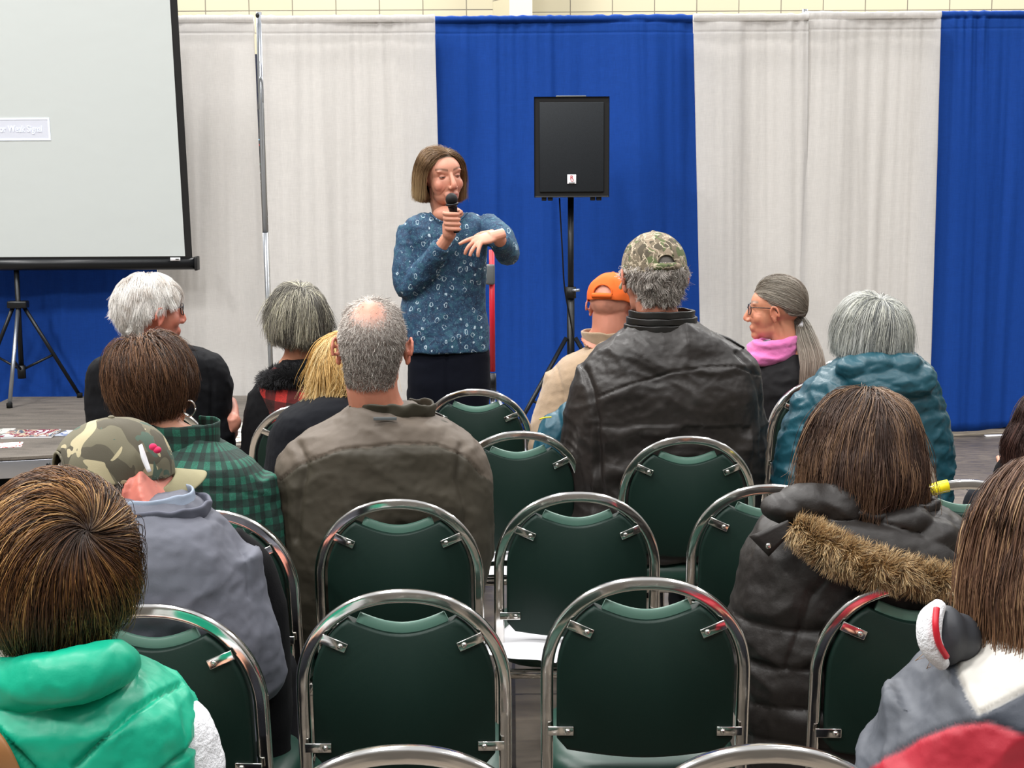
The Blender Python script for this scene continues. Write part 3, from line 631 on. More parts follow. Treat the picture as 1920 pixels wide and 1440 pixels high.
def head_prims(b, h, ears=True, male=False, sub=3):
    def E(c, r, rot=None): ell(b, h.p(*c), Vector(r)*h.sc, h.R @ rot if rot is not None else h.R, sub)
    j = 1.1 if male else 1.0
    E((0, -.016, .030), (.0765, .098, .086)); E((0, .026, .030), (.066, .064, .062)); E((0, .034, -.022), (.063, .058, .072))
    E((0, .026, -.066), (.052*j, .056, .044)); E((0, .071, -.094), (.024*j, .021, .019))
    for x in (-1, 1): E((x*.036, .056, -.026), (.027, .025, .028)); E((x*.030, .072, .030), (.024, .010, .008)); E((x*.011, .101, -.036), (.0085, .010, .008))
    tube(b, [h.p(0, .084, .022), h.p(0, .098, .000), h.p(0, .110, -.026), h.p(0, .108, -.038)], [x*h.sc for x in (.008, .009, .0115, .009)], 10, 10)
    E((0, .089, -.0615), (.022, .009, .0060)); E((0, .087, -.0725), (.019, .009, .0070)); E((0, .081, -.066), (.031, .014, .019))
    if ears:
        for x in (-1, 1):
            rr = Matrix.Rotation(x*math.radians(22), 3, 'Z') @ Matrix.Rotation(math.radians(-10), 3, 'X')
            e0 = Vector((x*.082, -.010, -.006))
            pts = []
            for k in range(9):
                a = math.radians(250-k*36); pts.append(h.p(*(e0+rr @ Vector((x*.004+x*.006*math.sin(math.radians(k*22)), -.002+.016*math.cos(a)*-1, .028*math.sin(a))))))
            tube(b, pts, .0052*h.sc, 8, 22); E(tuple(e0+Vector((-x*.004, .004, -.002))), (.007, .014, .024), rr); E(tuple(e0+Vector((-x*.0, .002, -.028))), (.006, .008, .009), rr)
def body_colors(me, h, skin, scalp=None, bald=None, lips=None, brow=None, flush=.0, zhair=None):
    V = getV(me); L = h.inv(V); n = len(V); sk = np.array(lin(skin)); C = np.tile(sk, (n, 1)); nz = fbm(V*22, 3)[:, None]
    C = C*(1+.07*nz); C[:, 1:] *= (1-.06*np.clip(nz, 0, 1))
    near = (np.linalg.norm(L-np.array([0, 0, 0]), axis=1) < .17)
    # redder cheeks, nose, ears
    red = np.exp(-((np.abs(L[:, 0])-.040)/.02)**2-((L[:, 1]-.07)/.035)**2-((L[:, 2]+.03)/.022)**2)+np.exp(-(L[:, 0]/.014)**2-((L[:, 1]-.108)/.018)**2-((L[:, 2]+.03)/.014)**2)+.9*(np.abs(L[:, 0]) > .083)*near
    C = C*(1-red[:, None]*np.array([0, .22, .20])*.8)
    if lips:
        m = np.exp(-(np.abs(L[:, 0])/.024)**4-((L[:, 2]+.067)/.0095)**4)*(L[:, 1] > .078); C = C*(1-m[:, None]*.8)+np.array(lin(lips))*m[:, None]*.8
        m = np.exp(-(L[:, 0]/.02)**4-((L[:, 2]+.0668)/.0016)**2)*(L[:, 1] > .085); C = C*(1-m[:, None]*.65)
    if brow:
        u = np.abs(L[:, 0]); zc = .0325+.006*np.sin(np.clip((u-.012)/.045, 0, 1)*PI*.75); m = np.exp(-((L[:, 2]-zc)/.0045)**2)*(u > .012)*(u < .056)*(L[:, 1] > .03); C = C*(1-m[:, None]*.9)+np.array(lin(brow))*m[:, None]*.9
    if scalp is not None:
        d = L-np.array([0, -.012, .028]); u = d/(np.linalg.norm(d, axis=1)[:, None]+1e-9); m = scalp_mask(u, zhair)*near*(np.abs(L[:, 0]) < .084)
        m = m*np.clip((L[:, 2]+.088)/.02, 0, 1)
        if bald: m = m*bald(u, L)
        mm = m[:, None]; C = C*(1-mm)+np.array(lin(scalp))*(1+.25*nz)*mm
    setcol(me, np.clip(C, 0, 1)); return me
HL = ([0, .5, .9, 1.25, 1.5, 1.7, 2.1, 3.15], [.60, .56, .40, .02, -.18, -.02, -.42, -.60])
def scalp_mask(u, hl=None, soft=.06):
    hl = hl or HL; phi = np.abs(np.arctan2(u[:, 0], u[:, 1])); z = np.interp(phi, *hl); return np.clip((u[:, 2]-z)/soft+.5, 0, 1)
def hair(h, root, mat, n=4500, whorl=(0, -.45, .9), vol=.16, volz=.0, L=.2, Lv=.15, grav=.5, stick=.0, zcut=None, comb=(0, 0, 0), K=10, r=.0009, hl=None, bald=None, clump=.35, nc=160, curl=(0, 1), seed=1, name='hair', part=None, swirl=0, ncyl=0, nz_=1.0, taper=.3, lay=.75, rand=.12, fringe=None, E0=(.081, .103, .092), jag=.012, widen=0, nape=None):
    rg = np.random.default_rng(seed); u = rg.normal(size=(n*9, 3)); u /= np.linalg.norm(u, axis=1)[:, None]
    m = scalp_mask(u, hl) > rg.random(len(u))
    if bald is not None: m &= bald(u, u*.1) > rg.random(len(u))
    n = int(n*1.7); r = r*.68; u = u[m][:n]; n = len(u); E0 = np.array(E0); C0 = np.array([0, -.012, .026]); w = np.array(whorl, float); w /= np.linalg.norm(w)
    gl = (h.RN.T @ np.array([0, 0, -1.0])); layer = rg.random(n)**lay; P = u*E0
    if ncyl:
        rh = np.hypot(u[:, 0], u[:, 1]); k_ = np.where((u[:, 2] < 0)&(u[:, 1] < .3), np.maximum(rh, ncyl), rh)/np.maximum(rh, 1e-6); P = P*np.stack([k_, k_, np.where(u[:, 2] < -.1, nz_, 1.0)], 1)
    Ln = L*(1+Lv*rg.normal(size=n)); Ln = np.clip(Ln, .25*L, None)
    if fringe: Ln = Ln*np.where((u[:, 1] > .35) & (u[:, 2] > .1), fringe, 1.0)
    if nape: Ln = Ln*np.interp(u[:, 2], [-.6, 0], [nape, 1.0])
    ds = Ln/(K-1); path = [P]; rd = rg.normal(size=(n, 3))*rand; prev = None
    done = np.zeros(n, bool)
    for k in range(1, K):
        t = k/(K-1); uu = P/E0; nr = P/E0**2; nr /= np.linalg.norm(nr, axis=1)[:, None]
        un = uu/np.linalg.norm(uu, axis=1)[:, None]; fl = un-w
        if swirl: fl = fl+np.cross(un, fl)*swirl*(1-.5*t)
        if part is not None:   # hair falls to both sides of a parting line in front, straight down behind
            fr = np.clip((un[:, 1]+.35)/.5, 0, 1); sx = np.tanh((u[:, 0]-part)/.10); fl = fl*.35*(1-fr)[:, None]+np.stack([sx*np.exp(-((un[:, 0]-part)/1.1)**2)*(.15+fr), -.35*np.clip(un[:, 2], 0, 1), np.zeros(n)], 1)+gl[None]*(.35+.5*(1-fr))[:, None]
        fl = fl+np.array(comb); fl -= nr*(fl*nr).sum(1)[:, None]; fl /= np.linalg.norm(fl, axis=1)[:, None]+1e-6
        gw = np.clip(grav*(t*1.6+.15), 0, 1); d = fl*(1-gw)+gl*gw
        if prev is not None: d = d*.55+prev*.45
        d = d+rd*(.4+t)
        below = (np.abs(un@gl) < 2)
        dn = (d*nr).sum(1); out = (uu*uu).sum(1) < 1.5
        d = d-nr*(np.minimum(dn, 0)*out)[:, None]; d /= np.linalg.norm(d, axis=1)[:, None]+1e-6; prev = d
        Pn = P+d*ds[:, None]; rr = np.linalg.norm(Pn/E0, axis=1); top = np.clip(Pn[:, 2]/.09, 0, 1)
        targ = 1+(vol+volz*top+widen*np.clip(-Pn[:, 2]/.08, 0, 1))*layer*min(1, t*3.2)+.012
        rr2 = np.where(rr < targ, targ, rr*(1-stick)+targ*stick); Pn = Pn*(rr2/rr)[:, None]
        if zcut is not None:
            hgt = -(Pn@gl); cut = zcut+jag*rg.normal(size=n) if k == 1 else cutv; cutv = cut; done |= hgt < cut
            Pn = np.where(done[:, None], P+d*ds[:, None]*.02, Pn)
        P = Pn; path.append(P)
    A = np.stack(path, 1); t = np.linspace(0, 1, K)
    # locks: strands draw together towards their tips
    gi = rg.choice(n, min(nc, n), replace=False); dist = ((u[:, None, :]-u[gi][None])**2).sum(2); near = gi[dist.argmin(1)]
    A = A*(1-clump*t[None, :, None]**1.2)+(A[near])*(clump*t[None, :, None]**1.2)
    if curl[0]:
        ph = rg.uniform(0, 6.28, n)[near][:, None]; ax = rg.normal(size=(n, 3))[near]; s = np.sin(t[None, :]*curl[1]*6.28+ph)*t[None, :]*curl[0]; A = A+ax[:, None, :]*s[..., None]*.6; A = A+np.random.default_rng(seed+1).normal(size=(n, 1, 3))*curl[0]*.15*t[None, :, None]
    A = A+C0; Wd = h.n(A.reshape(-1, 3)).reshape(A.shape); rad = r*h.sc*rg.uniform(.7, 1.3, n)*(1+1.3*(1-layer)**2)
    return strands(name, Wd, rad, mat, root, taper, np.clip(.5+(rg.random(n)[near]-.5)*(.75 if clump else .12)+(rg.random(n)-.5)*(.55 if clump else .9), 0, 1))
def fur(name, pts, rad, n, L, mat, root, seed=1, r=.0007, out=1.0, down=.3, K=5, side=None):
    """fur growing out of a bent roll"""
    rg = np.random.default_rng(seed); Cn = spl([list(p) for p in pts], 120); t = rg.random(n)*118.9; i = t.astype(int); f = (t-i)[:, None]
    P = Cn[i]*(1-f)+Cn[i+1]*f; T = Cn[i+1]-Cn[i]; T /= np.linalg.norm(T, axis=1)[:, None]
    rr = np.interp(t/119, np.linspace(0, 1, len(rad)), rad) if isinstance(rad, (list, tuple)) else np.full(n, rad)
    v = rg.normal(size=(n, 3)); v -= T*(v*T).sum(1)[:, None]; v /= np.linalg.norm(v, axis=1)[:, None]
    if side is not None: v = v+np.array(side)*.6; v /= np.linalg.norm(v, axis=1)[:, None]
    P0 = P+v*rr[:, None]*.8; ln = L*rg.uniform(.6, 1.25, n); cl = fbm(P0*40, 2); A = [P0]; d = v.copy(); jit = np.stack([pn(P0*38+9), pn(P0*38+31), pn(P0*38+57)], 1)*.9+rg.normal(size=(n, 3))*.16
    for k in range(1, K): d = d+np.array([0, 0, -down])*.5+jit*.45; d /= np.linalg.norm(d, axis=1)[:, None]; A.append(A[-1]+d*(ln/(K-1))[:, None])
    return strands(name, np.stack(A, 1), r*rg.uniform(.7, 1.4, n), mat, root, .15)
# ---- garments
def seg_dist(x, y, pl):
    d = np.full(len(x), 1e9)
    for (ax, ay), (bx, by) in zip(pl[:-1], pl[1:]):
        vx, vy = bx-ax, by-ay; t = np.clip(((x-ax)*vx+(y-ay)*vy)/(vx*vx+vy*vy), 0, 1); d = np.minimum(d, np.hypot(x-ax-t*vx, y-ay-t*vy))
    return d
def inpoly(x, y, pl):
    r = np.zeros(len(x), bool); n = len(pl)
    for i in range(n):
        (ax, ay), (bx, by) = pl[i], pl[(i+1) % n]; c = ((ay > y) != (by > y)); xx = (bx-ax)*(y-ay)/((by-ay) or 1e-9)+ax; r ^= c & (x < xx)
    return r
def sections(D, rows, ry=.13):
    """rows (py, xl, xr[, ry[, dy]]) measured outline at distance D -> loft rows, bottom first"""
    out = []
    for q in rows:
        py, xl, xr = q[:3]; r_ = q[3] if len(q) > 3 else ry; dy = q[4] if len(q) > 4 else 0
        a, c = W(xl, py, D+dy), W(xr, py, D+dy); out.append(((a.x+c.x)/2, D+dy, (a.z+c.z)/2, abs(c.x-a.x)/2, r_))
    out.sort(key=lambda r: r[2])
    A = np.array(out); n = max(8, int((A[-1, 2]-A[0, 2])/.025)); zs = np.linspace(A[0, 2], A[-1, 2], n)
    B = spl(A, n*3); o = []
    for z in zs:
        k = np.abs(B[:, 2]-z).argmin(); o.append((B[k, 0], B[k, 1], z, max(.02, B[k, 3]), max(.02, B[k, 4])))
    return o, A
def folds(V, N, amp=.005, f=(5, 5, 9), seed=0, warp=.5, sharp=1.6):
    P = V*np.array(f)+seed*11.3; P = P+warp*np.stack([pn(V*4+seed), pn(V*4+seed+5), pn(V*4+seed+9)], 1)
    a = 1-np.abs(pn(P)); b_ = 1-np.abs(pn(P*2.1+4)); return amp*((a**sharp)*1.0+.45*b_**sharp-.9)
def garment(name, D, rows, mat, root, ry=.135, arms=None, extra=None, voxel=.0065, smooth=5, amp=.006, f=(5, 5, 9), seed=1, seams=(), ex=2.3, quilt=None, paint=None, cut=None, lower=.47, disp=None, fine=.0015):
    rws, A = sections(D, rows, ry)
    if lower is not None and rws[0][2] > lower+.03:
        q = rws[0]; rws = [(q[0], q[1], lower, q[3]*.97, q[4])]+rws
    b = BM(); loft(b, rws, 56, ex)
    for a in (arms or []):
        tube(b, a[0], a[1], 16, 22)
    if extra: extra(b)
    me = remesh(b, voxel, smooth); V = getV(me); N = getN(me); d = folds(V, N, amp, f, seed)+fine*fbm(V*45+seed, 2)
    px, py = proj(V); back = N[:, 1] < .25; mpp = D/F
    for pl, dep, wd_ in seams:
        ds = seg_dist(px, py, pl)*mpp; d = d-np.where(back, dep*np.exp(-(ds/wd_)**2), 0); 
    if quilt is not None: d = d+quilt(V, N, px, py)
    if disp is not None: d = d+disp(V, N, px, py)
    V = V+N*d[:, None]; setV(me, V)
    if paint: setcol(me, paint(V, N, px, py))
    return put(name, me, mat, root)
def collar(name, h0, c, rx, ry, hgt, mat, root, flare=.0, tilt=0, th=.004, gap=0, dip=.0, seed=1, rows=7, wav=.003, fold=None):
    """band round the neck; c centre of its base, gap opening at the front (radians)"""
    n = 64; V = []; a0 = PI/2+gap/2; a1 = PI/2+2*PI-gap/2
    for i in range(rows):
        t = i/(rows-1)
        for k in range(n):
            a = a0+(a1-a0)*k/(n-1); fl = flare*t if fold is None else fold(t)
            back = max(0, -math.sin(a)); z = (hgt*t if fold is None else fold(t, True))*(1-dip*(1-back))
            V.append((c[0]+(rx+fl)*math.cos(a), c[1]+(ry+fl)*math.sin(a)+tilt*z, c[2]+z))
    V = np.array(V); V += np.stack([pn(V*30+seed), pn(V*30+seed+7), pn(V*30+seed+3)], 1)*wav
    i = (np.arange(rows-1)[:, None]*n+np.arange(n-1)[None]).ravel(); me = from_np(name, V, np.stack([i, i+1, i+n+1, i+n], 1))
    o = put(name, me, mat, root); s = o.modifiers.new('s', 'SOLIDIFY'); s.thickness = th; s.offset = 0; o.modifiers.new('u', 'SUBSURF').levels = 1; o.modifiers['u'].render_levels = 1; return o
def hand_prims(b, wr, direc, up, side, s=1.0, curl=(.6, .6, .6, .6), spread=(-.15, -.05, .05, .15), thumb=(.5, .4), palm=1.0):
    """wr wrist, direc along the palm, up = back of the hand, side=+1 thumb towards direc x up"""
    d = Vector(direc).normalized(); u = Vector(up); u = (u-d*u.dot(d)).normalized(); w = d.cross(u).normalized()*side
    R = Matrix((w, d, u)).transposed()
    wr = Vector(wr)
    ell(b, wr+d*.045*s, (.036*s, .048*s, .015*s), R); tube(b, [wr-d*.03*s, wr+d*.03*s], [.024*s, .028*s], 12, flat=.75, up=u)
    for k, (x, ln) in enumerate(((.027, .068), (.009, .076), (-.009, .070), (-.026, .056))):
        a = spread[k]; base = wr+(d*(.084-.05*abs(x-.005))+w*x)*s; f = (d*math.cos(a)-w*math.sin(a)).normalized()*1.0; pts = [base-f*.03*s, base]; p = base; c = curl[k]; ang = 0
        for q, sg in enumerate((.45, .30, .25)):
            ang += c*(.8 if q == 0 else 1.0); dd = f*math.cos(ang)-u*math.sin(ang); p = p+dd*ln*sg*s; pts.append(p)
        tube(b, pts, [r*s for r in (.0095, .0092, .0085, .0078, .0062)], 10, 14)
    tb = wr+(d*.022+w*.030)*s; t1 = (d*.75+w*thumb[0]-u*.25).normalized(); t2 = (d*.9+w*(thumb[0]-thumb[1])-u*.35).normalized()
    tube(b, [tb-t1*.02*s, tb, tb+t1*.034*s, tb+t1*.034*s+t2*.028*s], [.013*s, .0125*s, .0105*s, .0075*s], 10, 12)
def seated(root, h, D, xc, zsh, skin, wsh=.17, trouser='#15171c', scalp=None, bald=None, male=False, lips=None, brow=None, zhair=None, hands=True, armpts=None, voxel=.005, lean=0, turn=0, neckw=.052):
    """continuous body: head, neck, trunk, arms with hands, legs and feet"""
    b = BM(); head_prims(b, h, True, male)
    nb = Vector((xc, D, zsh+.03)); tube(b, [h.p(0, -.022, -.03), h.p(0, -.030, -.09), (h.p(0, -.03, -.09)+nb)/2, nb], [neckw*1.02, neckw, neckw*1.05, neckw*1.4], 18, 14)
    loft(b, [(xc, D, .50, .13, .09), (xc, D, .65, .115, .08), (xc, D, zsh-.15, .13, .085), (xc, D, zsh-.05, wsh*.72, .075), (xc, D, zsh, wsh*.5, .06)], 28)
    A = armpts or [[(xc+s*wsh*.8, D, zsh-.06), (xc+s*(wsh+.035), D+.06, zsh-.33), (xc+s*.09, D+.27, .66)] for s in (-1, 1)]
    for s, a in zip((-1, 1), A):
        tube(b, a, [.032, .030, .024], 12, 14)
        if hands: dr = (Vector(a[2])-Vector(a[1])).normalized()+Vector((-s*.2, .3, -.15)); hand_prims(b, a[2], dr, (0, 0, 1), 1 if s < 0 else -1)
    for s in (-1, 1):
        tube(b, [(xc+s*.085, D+.0, .525), (xc+s*.11, D+.40, .50), (xc+s*.115, D+.42, .30), (xc+s*.115, D+.38, .09)], [.05, .045, .042, .035], 12, 18)
        tube(b, [(xc+s*.115, D+.36, .05), (xc+s*.12, D+.50, .035)], [.036, .028], 12)
    me = remesh(b, voxel, 3, .45); body_colors(me, h, skin, scalp, bald, lips, brow, zhair=zhair); o = put('body', me, M['skin'], root)
    tm = basic('trouser_cloth', trouser, .8, bump=(300, .3, .0008)); b = BM()
    loft(b, [(xc, D+.02, .482, .15, .12), (xc, D+.02, .52, .17, .13), (xc, D+.01, .60, .15, .115), (xc, D, .68, .14, .11)], 30)
    for s in (-1, 1): tube(b, [(xc+s*.09, D+.02, .56), (xc+s*.115, D+.40, .545), (xc+s*.12, D+.435, .46), (xc+s*.118, D+.42, .28), (xc+s*.118, D+.385, .085)], [.085, .070, .068, .062, .058], 16, 26)
    me = remesh(b, .010, 4); V = getV(me); N = getN(me); setV(me, V+N*folds(V, N, .005, (6, 6, 12), xc)[:, None]); put('trousers', me, tm, root)
    for s in (-1, 1):
        b = BM(); x = xc+s*.12; tube(b, [(x, D+.33, .045), (x, D+.40, .055), (x, D+.50, .038), (x, D+.56, .030)], [.038, .046, .044, .024], 14, 12, flat=.85); me = remesh(b, .008, 2); V = getV(me); V[:, 2] = np.maximum(V[:, 2], .001); setV(me, V); put('shoe', me, M['shoe'], root)
    return o
M['shoe'] = basic('shoe_leather', '#17130f', .4)
def arms_for(xc, D, zsh, hw, r=.058, fwd=.27, zl=.66, sp=.10, out=.0):
    return [([(xc+s*(hw-r-.02), D, zsh-.085), (xc+s*(hw-r*.7+out), D+.03, zsh-.33), (xc+s*(hw*.55), D+.20, zl+.01), (xc+s*sp, D+fwd, zl)], [r*1.02, r, r*.9, r*.72]) for s in (-1, 1)]
def arm_bones(A): return [[a[0][0], a[0][1], a[0][3]] for a in A]
def cap(h, root, mat, bill_mat=None, size=(.088, .108, .098), zc=.02, tilt=0, opening=True, bill=True, label=None, name='cap', seed=3, bump=.002, oh=1.0):
    """six-panel cap with bill at the front and an arched strap opening at the back"""
    nt, npz = 72, 22; V = []; R = Matrix.Rotation(math.radians(tilt), 3, 'X'); c = Vector((0, -.012, zc))
    def pt(a, e, k=1.0):
        ce, se = math.cos(e), math.sin(e); q = Vector((size[0]*ce*math.cos(a)*k, size[1]*ce*math.sin(a)*k, size[2]*se**.9*k if se > 0 else size[2]*se)); return h.p(*(c+R @ q))
    rws = [-.10+i/(npz-1)*(PI/2+.10) for i in range(npz)]
    for i, e in enumerate(rws):
        for k in range(nt):
            a = 2*PI*k/nt; pan = abs(((a/(PI/3)) % 1)-.5)*2; V.append(pt(a, min(e, PI/2-1e-3), 1-.010*max(0, pan-.86)/.14+(0 if e < 1.3 else -.004)))
    Fc = []
    for i in range(npz-1):
        for k in range(nt):
            a = 2*PI*(k+.5)/nt; e = (rws[i]+rws[i+1])/2; db = abs((a-1.5*PI+PI) % (2*PI)-PI)
            if opening and ((db/(.42*oh))**2+(max(0, e-.10)/(.34*oh))**2 < 1) and e > .07: continue
            Fc.append((i*nt+k, i*nt+(k+1) % nt, (i+1)*nt+(k+1) % nt, (i+1)*nt+k))
    V = np.array(V); V += np.stack([pn(V*24+seed), pn(V*24+seed+7), pn(V*24+seed+3)], 1)*bump
    o = put(name, from_np(name, V, Fc), mat, root); s = o.modifiers.new('s', 'SOLIDIFY'); s.thickness = .003; s.offset = 1; u = o.modifiers.new('u', 'SUBSURF'); u.levels = u.render_levels = 1
    b = BM(); ell(b, h.p(*(c+R @ Vector((0, 0, size[2]+.002)))), (.007, .007, .004)); put('button', b, mat, o)
    if opening:
        pts = [pt(1.5*PI+x, .035, 1.01) for x in np.linspace(-.42, .42, 9)]; b = BM(); tube(b, pts, .010*h.sc, 8, 16, flat=1, up=(0, 1, 0)); me_ = b; put('strap', me_, bill_mat or mat, o)
        pe = [pt(1.5*PI+.44*oh*math.cos(x), .08+.36*oh*math.sin(x), 1.012) for x in np.linspace(0, PI, 14)]; b = BM(); tube(b, pe, .003, 6, 30); put('opening_edge', b, mat, o)
    if bill:
        n1, n2 = 22, 8; Vb = []
        for i in range(n2):
            t = i/(n2-1)
            for k in range(n1):
                a = math.radians(32+116*k/(n1-1)); x0 = size[0]*math.cos(a); y0 = size[1]*math.sin(a); ext = .068*t*math.sin((k/(n1-1))*PI)**.45
                q = Vector((x0*(1+.04*t), y0+ext, -.008-.012*t-.9*(x0*x0)/.12*(.5+.3*t))); Vb.append(h.p(*(c+R @ q)))
        Fb = [(i*n1+k, i*n1+k+1, (i+1)*n1+k+1, (i+1)*n1+k) for i in range(n2-1) for k in range(n1-1)]
        ob = put('bill', from_np('bill', Vb, Fb), bill_mat or mat, o); s = ob.modifiers.new('s', 'SOLIDIFY'); s.thickness = .004; u = ob.modifiers.new('u', 'SUBSURF'); u.levels = u.render_levels = 1
    return o
def glasses(h, root, col=None, w=.062, z=.008):
    fm = col or M['lensframe']; g = BM()
    for s in (-1, 1):
        P = []
        for k in range(17):
            a = 2*PI*k/16; c_, s_ = math.cos(a), math.sin(a); q = (abs(c_)**3.5+abs(s_)**3.5)**(-1/3.5); P.append(h.p(s*(.034+.026*c_*q*s), .094-.10*(.034+.026*c_*q*s*1.0)**2*6*0-.012*((.034*s+.026*c_*q)/.06)**2, z+.019*s_*q))
        P = [h.p((s*.034+.026*math.cos(a)*(abs(math.cos(a))**3.5+abs(math.sin(a))**3.5)**(-1/3.5)), .100-.016*abs((s*.034+.026*math.cos(a))/.06)**2, z+.019*math.sin(a)*(abs(math.cos(a))**3.5+abs(math.sin(a))**3.5)**(-1/3.5)) for a in np.linspace(0, 2*PI, 25)]
        tube(g, P, .0019*h.sc, 6)
        tube(g, [h.p(s*.062, .084, z+.010), h.p(s*.078, .055, z+.010), h.p(s*.0815, .0, z+.006), h.p(s*.082, -.012, z-.002), h.p(s*.080, -.026, z-.020)], .0019*h.sc, 6, 18)
    tube(g, [h.p(-.010, .100, z+.004), h.p(0, .104, z+.007), h.p(.010, .100, z+.004)], .0017, 6)
    o = put('glasses', g, fm, root)
    for s in (-1, 1):
        b = BM(); vs = [b.verts.new(h.p((s*.034+.025*math.cos(a)), .099-.016*abs((s*.034+.025*math.cos(a))/.06)**2, z+.018*math.sin(a))) for a in np.linspace(0, 2*PI, 24, endpoint=False)]; b.faces.new(vs); put('lens', b, M['glass'], o)
    return o
def m_glass():
    t = NT('lens_glass'); t.b.inputs['Base Color'].default_value = (.9, .93, .95, 1); t.b.inputs['Roughness'].default_value = .03; t.b.inputs['Transmission Weight'].default_value = .9; t.b.inputs['Alpha'].default_value = .35; return t.m
M['glass'] = m_glass()
def plaid(name, c1, c2, c3, sc, w=.5):
    """two-colour check woven from the pattern coordinates of the garment"""
    t = NT(name); a = t.attr('pat', 'Vector'); s = t.new('ShaderNodeSeparateXYZ'); t.t.links.new(a, s.inputs[0])
    def st(o): return t.ramp(t.math('FRACT', t.math('MULTIPLY', o, sc)), [(0, 0.0), (.02, 1.0), (w, 1.0), (w+.02, 0.0)])
    A, B2 = st(s.outputs[0]), st(s.outputs[2]); sm = t.math('ADD', A, B2)
    col = t.ramp(t.math('MULTIPLY', sm, .5), [(0, c1), (.4, c2), (.9, c3)], 'CONSTANT')
    col = t.mix(t.ramp(t.noise(t.coord(), 350, 2), [(.4, 0.0), (.6, .5)]), col, c2); t.put(t.b.inputs['Base Color'], col); t.b.inputs['Roughness'].default_value = .8; t.bump(t.noise(t.coord(), 300, 2), .3, .001); return t.m
def pattern(o, D, xc, rot=0):
    me = o.data; V = getV(me)+np.array(root_of(o).location); a = np.arctan2(V[:, 0]-xc, -(V[:, 1]-D)); u = a*.15; c, s = math.cos(rot), math.sin(rot)
    at = me.attributes.new('pat', 'FLOAT_VECTOR', 'POINT'); P = np.stack([u*c-V[:, 2]*s+10, V[:, 1]*0, u*s+V[:, 2]*c+10], 1); at.data.foreach_set('vector', P.astype(np.float32).ravel())
def camo(name, cols, scale, leaf=False):
    t = NT(name); c = t.coord(); v = t.noise(c, scale*.6, 3, .6, 1.2, out=0)
    b1 = t.ramp(t.noise(c, scale, 2, .5, .9), [(0, 0.0), (.53, 1.0)], 'CONSTANT'); b2 = t.ramp(t.noise(t.coord((1, 1, 1), (.9, .4, 1.7)), scale*1.1, 2, .5, .9), [(0, 0.0), (.56, 1.0)], 'CONSTANT'); b3 = t.ramp(t.noise(t.coord((1, 1, 1), (2.1, 1.4, .3)), scale*1.25, 2, .5, .7), [(0, 0.0), (.58, 1.0)], 'CONSTANT')
    x = t.mix(b1, cols[0], cols[1]); x = t.mix(b2, x, cols[2]); x = t.mix(b3, x, cols[3])
    if leaf:
        w = t.new('ShaderNodeTexWave'); w.wave_type = 'BANDS'; t.t.links.new(t.coord((1, 1, 1), (.3, .9, .5)), w.inputs['Vector']); t.set(w, Scale=11.0, Distortion=14.0, Detail=3.0, Detail_Scale=2.2)
        x = t.mix(t.ramp(w.outputs[1], [(0, 0.0), (.88, 0.0), (.95, .9)]), x, cols[4]); x = t.mix(t.ramp(t.noise(c, scale*2.4, 3, .7, 2), [(.0, 0.0), (.60, 0.0), (.66, .85)]), x, cols[5])
    t.put(t.b.inputs['Base Color'], x); t.b.inputs['Roughness'].default_value = .85; t.bump(t.noise(c, 420, 2), .3, .0008); return t.m
def person(label, x, Y, z=0): return thing('person', label, 'person', (x, Y, z), None)
# ------------------------------------------------------------------ the people
def Dof(k, d=.20): return CH[k].y+d
def sh(px, py, D): return W(px, py, D)
# hair palettes
H_BROWN = hair_mat('brown_hair', [(5, '#3a281d'), (4, '#54392a'), (3, '#6b4a34'), (1.2, '#8a6444'), (.6, '#2a1c14')])
H_DARK = hair_mat('dark_brown_hair', [(5, '#33241d'), (4, '#46332a'), (3, '#59443a'), (1.3, '#6c5443'), (.5, '#84674e')], grad=('#7a5c44', .55, 1.5))
H_HILITE = hair_mat('highlighted_brown_hair', [(4, '#3b271a'), (3.2, '#5a3a26'), (2.2, '#8a6138'), (1.5, '#b58750'), (.8, '#d3aa72'), (1.5, '#2a1b13')], root=('#2c1e16', .25))
H_LONG = hair_mat('long_brown_hair', [(4, '#3c2a22'), (4, '#553d30'), (2.5, '#6e5140'), (1.2, '#8c6c52'), (.6, '#a98a68')], grad=('#8a6544', .5, 1.5))
H_WHITE = hair_mat('white_hair', [(5, '#efebe6'), (3, '#faf8f4'), (2, '#dcd6d0'), (1, '#c9bfb6')])
H_GREY = hair_mat('mixed_grey_hair', [(3, '#55524c'), (3, '#77736b'), (2.4, '#9c978a'), (1.6, '#c9c4ae'), (.8, '#e2ddc4'), (1.5, '#35322f')])
H_SILVER = hair_mat('silver_hair', [(3, '#b5b6b2'), (3, '#d3d4ce'), (2, '#8f9290'), (2, '#ececdf'), (1, '#6c6f6f')])
H_ASH = hair_mat('ash_grey_hair', [(4, '#9a9388'), (3, '#b3ab9e'), (2.4, '#81786d'), (1.4, '#cbc4b8'), (.8, '#685e54')], grad=('#7d6557', .45, 1.2))
H_BLONDE = hair_mat('blonde_hair', [(4, '#c9a160'), (3, '#dfbd80'), (2, '#ae8648'), (1.2, '#f0d7a2')])
H_BOB = hair_mat('light_brown_bob', [(4, '#6b5138'), (3, '#7f6346'), (2, '#574029'), (1.2, '#9b7f5c')], grad=('#a58c66', .5, 1.3))
H_STUB = hair_mat('cropped_grey_hair', [(3, '#958a82'), (2.5, '#756b64'), (2.8, '#b3aaa2'), (1.8, '#d6cfc8')], rough=.6)
H_RED = hair_mat('dark_reddish_hair', [(4, '#2c1c1a'), (3, '#3f2a26'), (2, '#553a32')])
H_LASH = basic('lash_brown', '#3a2a22', .6)
SK, SKM, SKT = '#c9937a', '#bb7b63', '#bb8064'

